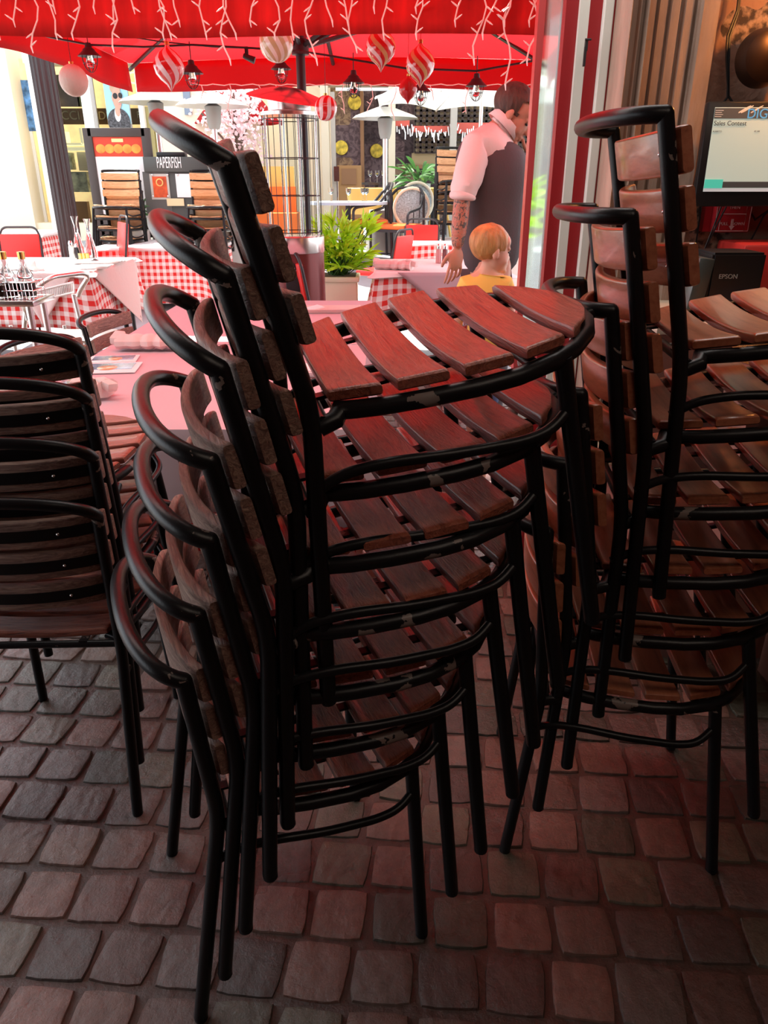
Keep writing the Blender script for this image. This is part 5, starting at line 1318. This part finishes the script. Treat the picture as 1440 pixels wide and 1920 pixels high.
def kiosk():
    d = 9.3; a, b_ = at(270, 294, d), at(388, 294, d); g = gz(d); top = a.z - g; W = b_.x - a.x; t = thing('menu_kiosk', 'dark grey kiosk with white lettering, red flyer and white sheets', 'sign', ((a.x + b_.x) / 2, d, g))
    K = lambda px, py: at(px, py, d) - Vector(t.location)
    obj('cabinet', box2(B(), (-W / 2, 0, 0), (W / 2, .25, top - .12), bev=.01), GRYB, t); obj('header', box2(B(), (-W / 2 - .01, -.03, top - .155), (W / 2, .25, top), bev=.008), GRYB, t)
    q = K(296, 315); text('lettering', 'PAPERFISH', .165, (q.x, -.034, q.z), FACE, WHT, t, sx=.36)
    def fly(nm, x0, y0, x1, y1, m, y=-.008): u, v = K(x0, (y0 + y1) / 2), K(x1, (y0 + y1) / 2); return obj(nm, box2(B(), (u.x, y - .006, K(x0, y1).z), (v.x, y, K(x0, y0).z)), m, t, smooth=False)
    fly('door_panel', 274, 322, 322, 440, mat('kiosk_door', (.12, .125, .12), .5), .0); fly('flyer_holder', 283, 326, 318, 374, mat('clear_plastic', (.6, .6, .55), .2), -.006); r = fly('red_flyer', 288, 331, 314, 370, mat('flyer_red', (.75, .10, .03), .4, var=.5, vscale=10), -.013)
    q = K(300, 342); obj('flyer_ring', lathe(B(), [(.03, 0), (.042, .002), (.03, .004)], n=20), mat('flyer_yellow', (.95, .6, .2), .4), r, loc=(q.x, -.02, q.z), rot=(PI / 2, 0, 0))
    fly('white_sheet', 331, 326, 364, 370, WHT, -.008); fly('small_poster', 314, 372, 346, 386, mat('cream_sheet', (.9, .75, .45), .5), -.02)
    for px, py in ((286, 328), (315, 328), (334, 328), (362, 328), (288, 368), (316, 368)): q = K(px, py); obj('holder_screw', ell(B(), (q.x, -.02, q.z), (.012, .008, .012), None, 10, 6), CHROME, t)
    obj('sign_lamp', box2(B(), (-.22, .02, top), (.10, .16, top + .05), bev=.01), NAVY, t)
kiosk()
# ---- stacked wooden chairs across the street
def far_stack(desc, group, x, y, yaw, n, dz=.115, fx=.012):
    g = gz(y)
    for k in range(n):
        c = dup(c_rgt, ('bottom chair' if k == 0 else 'top chair' if k == n - 1 else ORD[k] + ' chair from the bottom') + ' ' + desc, group); a = math.radians(yaw)
        c.matrix_world = pose(x + math.cos(a) * .03 * k, y + math.sin(a) * .03 * k, g + dz * k, yaw, 1.2 * k, 0)
        for ch in c.children:
            if ch.name.split('.')[0] in ('seat_slat', 'back_slat'): ch.material_slots[0].link = 'OBJECT'; ch.material_slots[0].material = PALE
p = at(212, 335, 8.9); far_stack('of the pale slatted stack before the menu board', 'pale slatted chairs stacked by the menu board', p.x + .05, 9.1, -95, 4, .105)
p = at(388, 335, 9.0); far_stack('of the pale slatted stack before the grey kiosk', 'pale slatted chairs stacked by the kiosk', p.x + .02, 9.1, -88, 4, .105)
p = at(848, 320, 9.6); far_stack('of the pale slatted stack just behind the waiter', 'pale slatted chairs stacked behind the waiter', p.x, 9.7, -80, 5, .105)
# ---- booth seat and red parasol behind blossom
def booth():
    d = 10.4; t = thing('booth_bench', 'orange and yellow upholstered booth bench behind the patio heater', 'bench', (at(515, 400, d).x, d, .6)); o = Vector(t.location)
    prect('yellow_back', 470, 312, 552, 352, d, .1, YEL, t, o); prect('orange_back', 474, 350, 556, 402, d - .1, .15, ORNG, t, o); prect('seat_base', 470, 400, 560, 430, d - .5, .5, ORNG, t, o, z0=.6)
booth()
def red_parasol():
    c = at(452, 150, 12.6) if False else at(440, 168, 11.9); t = thing('red_parasol', 'red parasol behind the blossom tree', 'parasol', (c.x, 11.95, .6)); h = c.z - .6; A = Vector((0, 0, h + .30)); bm = B()
    ring = [Vector((.62 * math.cos(2 * PI * k / 8), .5 * math.sin(2 * PI * k / 8), h - .42)) for k in range(8)]
    for k in range(8):
        a, b_ = ring[k], ring[(k + 1) % 8]; grid(bm, lambda u, v, o, a=a, b_=b_: a.lerp(b_, u).lerp(A, v), 5, 4)
    bmesh.ops.remove_doubles(bm, verts=bm.verts, dist=.001); solid(obj('canopy', bm, RED, t), .003); obj('pole', tube(B(), [(0, 0, 0), (0, 0, h + .3)], .02, 8), DARK, t)
red_parasol()
# ---- restaurant front across the street, right of the pole
def collage(name, a, b_, c, sc):
    m = mat(name, a, .7); n, L, bs = nd(m); tc = n.new('ShaderNodeTexCoord'); v = n.new('ShaderNodeTexVoronoi'); v.inputs['Scale'].default_value = sc; v.distance = 'CHEBYCHEV'; L.new(tc.outputs['Object'], v.inputs[0])
    r = n.new('ShaderNodeValToRGB'); sp = n.new('ShaderNodeSeparateColor'); L.new(v.outputs['Color'], sp.inputs[0]); L.new(sp.outputs[0], r.inputs[0]); r.color_ramp.interpolation = 'CONSTANT'; e = r.color_ramp.elements; e[0].color = (*a, 1); e[1].color = (*b_, 1); e[1].position = .4; x = e.new(.7); x.color = (*c, 1)
    t = n.new('ShaderNodeTexNoise'); t.inputs['Scale'].default_value = 9; t.inputs['Detail'].default_value = 3; t.inputs['Distortion'].default_value = 2; L.new(tc.outputs['Object'], t.inputs[0]); r2 = n.new('ShaderNodeValToRGB'); L.new(t.outputs[0], r2.inputs[0]); r2.color_ramp.elements[0].position = .42; r2.color_ramp.elements[0].color = (.45, .4, .45, 1); r2.color_ramp.elements[1].position = .58; r2.color_ramp.elements[1].color = (1, 1, 1, 1)
    mm = n.new('ShaderNodeMixRGB'); mm.blend_type = 'MULTIPLY'; mm.inputs[0].default_value = 1; L.new(r.outputs[0], mm.inputs[1]); L.new(r2.outputs[0], mm.inputs[2]); L.new(mm.outputs[0], bs.inputs['Base Color']); return m
def right_building():
    d = 12.2; t = thing('restaurant_front', 'glazed restaurant front with beige frames and collage walls across the street', 'building', (.8, d, .6)); o = Vector(t.location)
    pr = lambda *a, **k: prect(*a, par=t, org=o, **k); FR = mat('beige_frame', (.62, .56, .42), .6); FG = mat('grey_frame', (.40, .37, .32), .6)
    C1 = collage('collage_tan', (.30, .20, .12), (.16, .11, .12), (.40, .28, .16), 2.4); C2 = collage('collage_dark', (.09, .065, .075), (.17, .12, .13), (.28, .19, .13), 2.2)
    pr('upper_wall', 592, -60, 1100, 160, d, .3, FR); pr('roof_slab', 480, -70, 1120, -50, d, 1.6, FR)
    pr('post', 604, 160, 618, 440, d, .12, FR, z0=.6); pr('post', 622, 172, 630, 440, d + .05, .08, FG, z0=.6); pr('post', 728, 160, 741, 440, d, .12, FR, z0=.6); pr('post', 842, 200, 854, 440, d, .12, FG, z0=.6); pr('post', 1000, 160, 1014, 440, d, .12, FR, z0=.6)
    pr('wall_panel', 630, 170, 680, 320, d + .9, .05, C1); pr('wall_panel', 680, 170, 738, 400, d + 1.3, .05, C2); pr('wall_panel', 590, 160, 632, 420, d + 1.1, .05, C1); pr('wall_panel', 738, 170, 1050, 440, d + 1.2, .05, C2, z0=.6)
    pr('inner_return', 676, 170, 682, 400, d + .85, .5, BRN)
    ym = mat('yellow_disc', (.62, .48, .06), .6, var=.6, vscale=14)
    for px, py, dd in ((665, 192, d + .86), (640, 277, d + .86), (706, 283, d + 1.26)):
        q = at(px, py, dd) - o; obj('yellow_disc', lathe(B(), [(0, 0), (.105, 0), (.1, .01), (0, .012)], n=24), ym, t, loc=q, rot=(PI / 2, 0, 0))
    LM = mat('lattice_metal', (.05, .035, .03), .6); pr('lattice_backing', 776, 195, 1000, 287, d + .8, .03, mat('lattice_cream', (.50, .40, .26), .6, var=.4, vscale=20))
    bm = B(); a, b_ = at(778, 240, d + .7), at(1000, 240, d + .7); zt, zb = at(778, 197, d + .7).z, at(778, 286, d + .7).z
    for k in range(21): x = a.x + (b_.x - a.x) * k / 20; box(bm, (x - o.x, d + .72 - o.y, (zt + zb) / 2 - o.z), (.035, .03, zt - zb))
    for k in range(10): z = zb + (zt - zb) * k / 9; box(bm, ((a.x + b_.x) / 2 - o.x, d + .72 - o.y, z - o.z), (b_.x - a.x, .03, .03))
    obj('lattice', bm, LM, t, smooth=False)
    pr('cream_panel', 772, 287, 842, 309, d + .78, .03, mat('tan_panel', (.46, .36, .20), .6)); pr('wood_rail', 754, 309, 842, 316, d + .7, .06, BRN); pr('cabinet', 634, 310, 678, 400, d + .6, .2, mat('oak', (.42, .24, .10), .5), z0=.6); pr('cabinet_door', 640, 316, 668, 346, d + .58, .03, BRN)
    pr('door_handle', 626, 312, 636, 340, d - .03, .03, CHROME)
    # small red awning with lights inside the window
    pr('red_inner_awning', 742, 212, 768, 236, d + .1, .2, mat('faded_red', (.55, .10, .07), .7)); pr('red_inner_awning', 772, 236, 842, 247, d + .15, .2, MATS['faded_red']); pr('red_inner_awning', 856, 230, 950, 249, d + .15, .2, MATS['faded_red'])
    bm = B(); rr = random.Random(3)
    for k in range(52): q = at(744 + k * 4, rr.uniform(232, 250), d + .08) - o; tube(bm, [q, q + Vector((rr.uniform(-.03, .03), 0, -rr.uniform(.05, .13)))], .009, 5)
    tag(obj('tiny_lights', bm, WHT, t), kind='stuff')
right_building()
# ---- furniture of the far terrace
def far_table(label, px, py, d, W, top, stem=True, glasses=3):
    p = at(px, py, d); g = gz(d); t = thing('terrace_table', label, 'table', (p.x, d, g)); h = p.z - g
    obj('table_top', lathe(B(), [(0, h - .03), (W / 2, h - .03), (W / 2, h), (0, h)], n=28), top, t); obj('pedestal', lathe(B(), [(0, 0), (.2, 0), (.2, .03), (.03, .05), (.03, h - .03), (0, h - .03)], n=16), DARK, t)
    for k in range(glasses):
        a = k * 2.2 + .4; gl = thing('wine_glass', 'wine glass on the ' + label.split(' with')[0], 'glass', (p.x + W * .25 * math.cos(a), d + W * .25 * math.sin(a), p.z), 0, 'glasses on the ' + label.split(' with')[0])
        obj('glass', lathe(B(), [(0, 0), (.03, .002), (.004, .008), (.004, .07), (.03, .10), (.032, .15), (.029, .15), (.026, .10), (0, .075)], n=14), GLASSB, gl)
GTOP = mat('blue_grey_top', (.45, .52, .60), .3)
far_table('long-looking blue-grey terrace table left of the yellow chairs', 652, 378, 9.6, .95, GTOP, glasses=4)
far_table('small dark pedestal table beside the yellow chairs', 706, 342, 11.4, .42, DARK, glasses=3)
far_table('bluish terrace table between rattan chair and chair stack', 812, 378, 10.4, .5, GTOP, glasses=2)
def tub(px, py, d, rz, label, first=None):
    p = at(px, py, d); 
    if first: return dup(first, label, loc=(p.x, d, .6), rz=rz)
    t = thing('tub_chair', label, 'chair', (p.x, d, .6), rz, 'yellow tub chairs'); bm = B()
    V = [[bm.verts.new((r * math.cos(a), r * math.sin(a), z)) for r, z in ((.21, .42), (.235, .60), (.25, .74), (.23, .75), (.20, .60), (.19, .44))] for a in [PI * (.05 + 1.9 * k / 20) - PI * .0 for k in range(21)]]
    for a, b_ in zip(V, V[1:]):
        for k in range(5): bm.faces.new((a[k], a[k + 1], b_[k + 1], b_[k]))
    obj('curved_back', bm, YEL, t); obj('seat', cyl(B(), (0, 0, .42), .2, .05, 24), YEL, t)
    for sx in (-1, 1):
        for sy in (-1, 1): obj('leg', tube(B(), [(sx * .13, sy * .13, .42), (sx * .19, sy * .19, 0)], .018, 8), mat('yellow_wood', (.65, .40, .10), .5) if 'yellow_wood' not in MATS else MATS['yellow_wood'], t)
    return t
tb = tub(684, 340, 11.0, 2.2, 'yellow tub chair left of the small pedestal table'); tub(748, 345, 11.4, .6, 'yellow tub chair partly behind the beige post', tb); tub(816, 340, 11.3, 1, 'yellow tub chair behind the small palm', tb)
def rattan(px, py, d, rz, label, first=None):
    p = at(px, py, d); g = gz(d)
    if first: return dup(first, label, loc=(p.x, d, p.z - .88), rz=rz)
    t = thing('rattan_chair', label, 'chair', (p.x, d, p.z - .88), rz, 'pale blue rattan chairs'); wm = mat('blue_webbing', (.40, .52, .56), .6, var=.4, vscale=60); H0 = .30
    loop = [(.21 * math.cos(a), -.2 - .05 * abs(math.sin(a)), .66 + .22 * math.sin(a)) for a in [2 * PI * k / 28 for k in range(28)]]
    obj('back_hoop', tube(B(), loop, .018, 8, closed=True), mat('ivory_cane', (.85, .80, .62), .5), t); b_ = B(); ell(b_, (0, -.225, .66), (.195, .008, .205), None, 24, 12); obj('back_webbing', b_, wm, t)
    obj('seat', lathe(B(), [(0, .43), (.2, .43), (.22, .45), (.2, .47), (0, .47)], n=24), mat('blue_seat', (.35, .48, .58), .5), t)
    for sx in (-1, 1):
        for sy in (-1, 1): obj('leg', tube(B(), [(sx * .14, sy * .14, .43), (sx * .19, sy * .2, 0)], .014, 8), MATS['ivory_cane'], t)
    return t
rc = rattan(768, 352, 9.9, .1, 'pale blue rattan chair with oval back, nearer one'); rattan(776, 342, 10.25, .1, 'pale blue rattan chair with oval back, farther one', rc)
def frame_chair(px, py, d, rz, label, first=None):
    p = at(px, py, d)
    if first: return dup(first, label, loc=(p.x, d, gz(d)), rz=rz)
    t = thing('frame_armchair', label, 'chair', (p.x, d, gz(d)), rz, 'dark frame armchairs with orange cushions')
    for s in (-1, 1):
        obj('arm_frame', tube(B(), arc([(s * .25, .2, 0), (s * .25, .2, .62), (s * .25, -.1, .66), (s * .22, -.24, .82), (s * .22, -.26, 0)], .06), .016, 8), DARK, t)
    obj('back_rail', tube(B(), arc([(-.22, -.24, .8), (-.15, -.28, .88), (.15, -.28, .88), (.22, -.24, .8)], .05), .016, 8), DARK, t); bm = B(); 
    for k in range(5): x = -.16 + .08 * k; tube(bm, [(x, -.27, .86), (x, -.24, .46)], .006, 6)
    obj('back_bars', bm, DARK, t); obj('cushion', box(B(), (0, 0, .46), (.44, .44, .06), bev=.02), ORNG, t); obj('seat_frame', box(B(), (0, 0, .42), (.48, .46, .03)), DARK, t); return t
fc = frame_chair(745, 420, 9.5, 2.6, 'dark frame armchair with orange cushion before the rattan chairs'); frame_chair(690, 410, 9.7, 1.7, 'dark frame armchair with orange cushion behind the green plant', fc)
def bollard():
    d = 10.6; p = at(734, 386, d); t = thing('planter_bollard', 'pale rounded planter post beside the beige column', 'planter', (p.x, d, .6)); h = p.z - .6; obj('body', lathe(B(), [(0, 0), (.17, 0), (.17, h - .05), (.12, h), (0, h)], n=20), mat('pale_pink_stone', (.72, .55, .50), .8), t)
bollard()
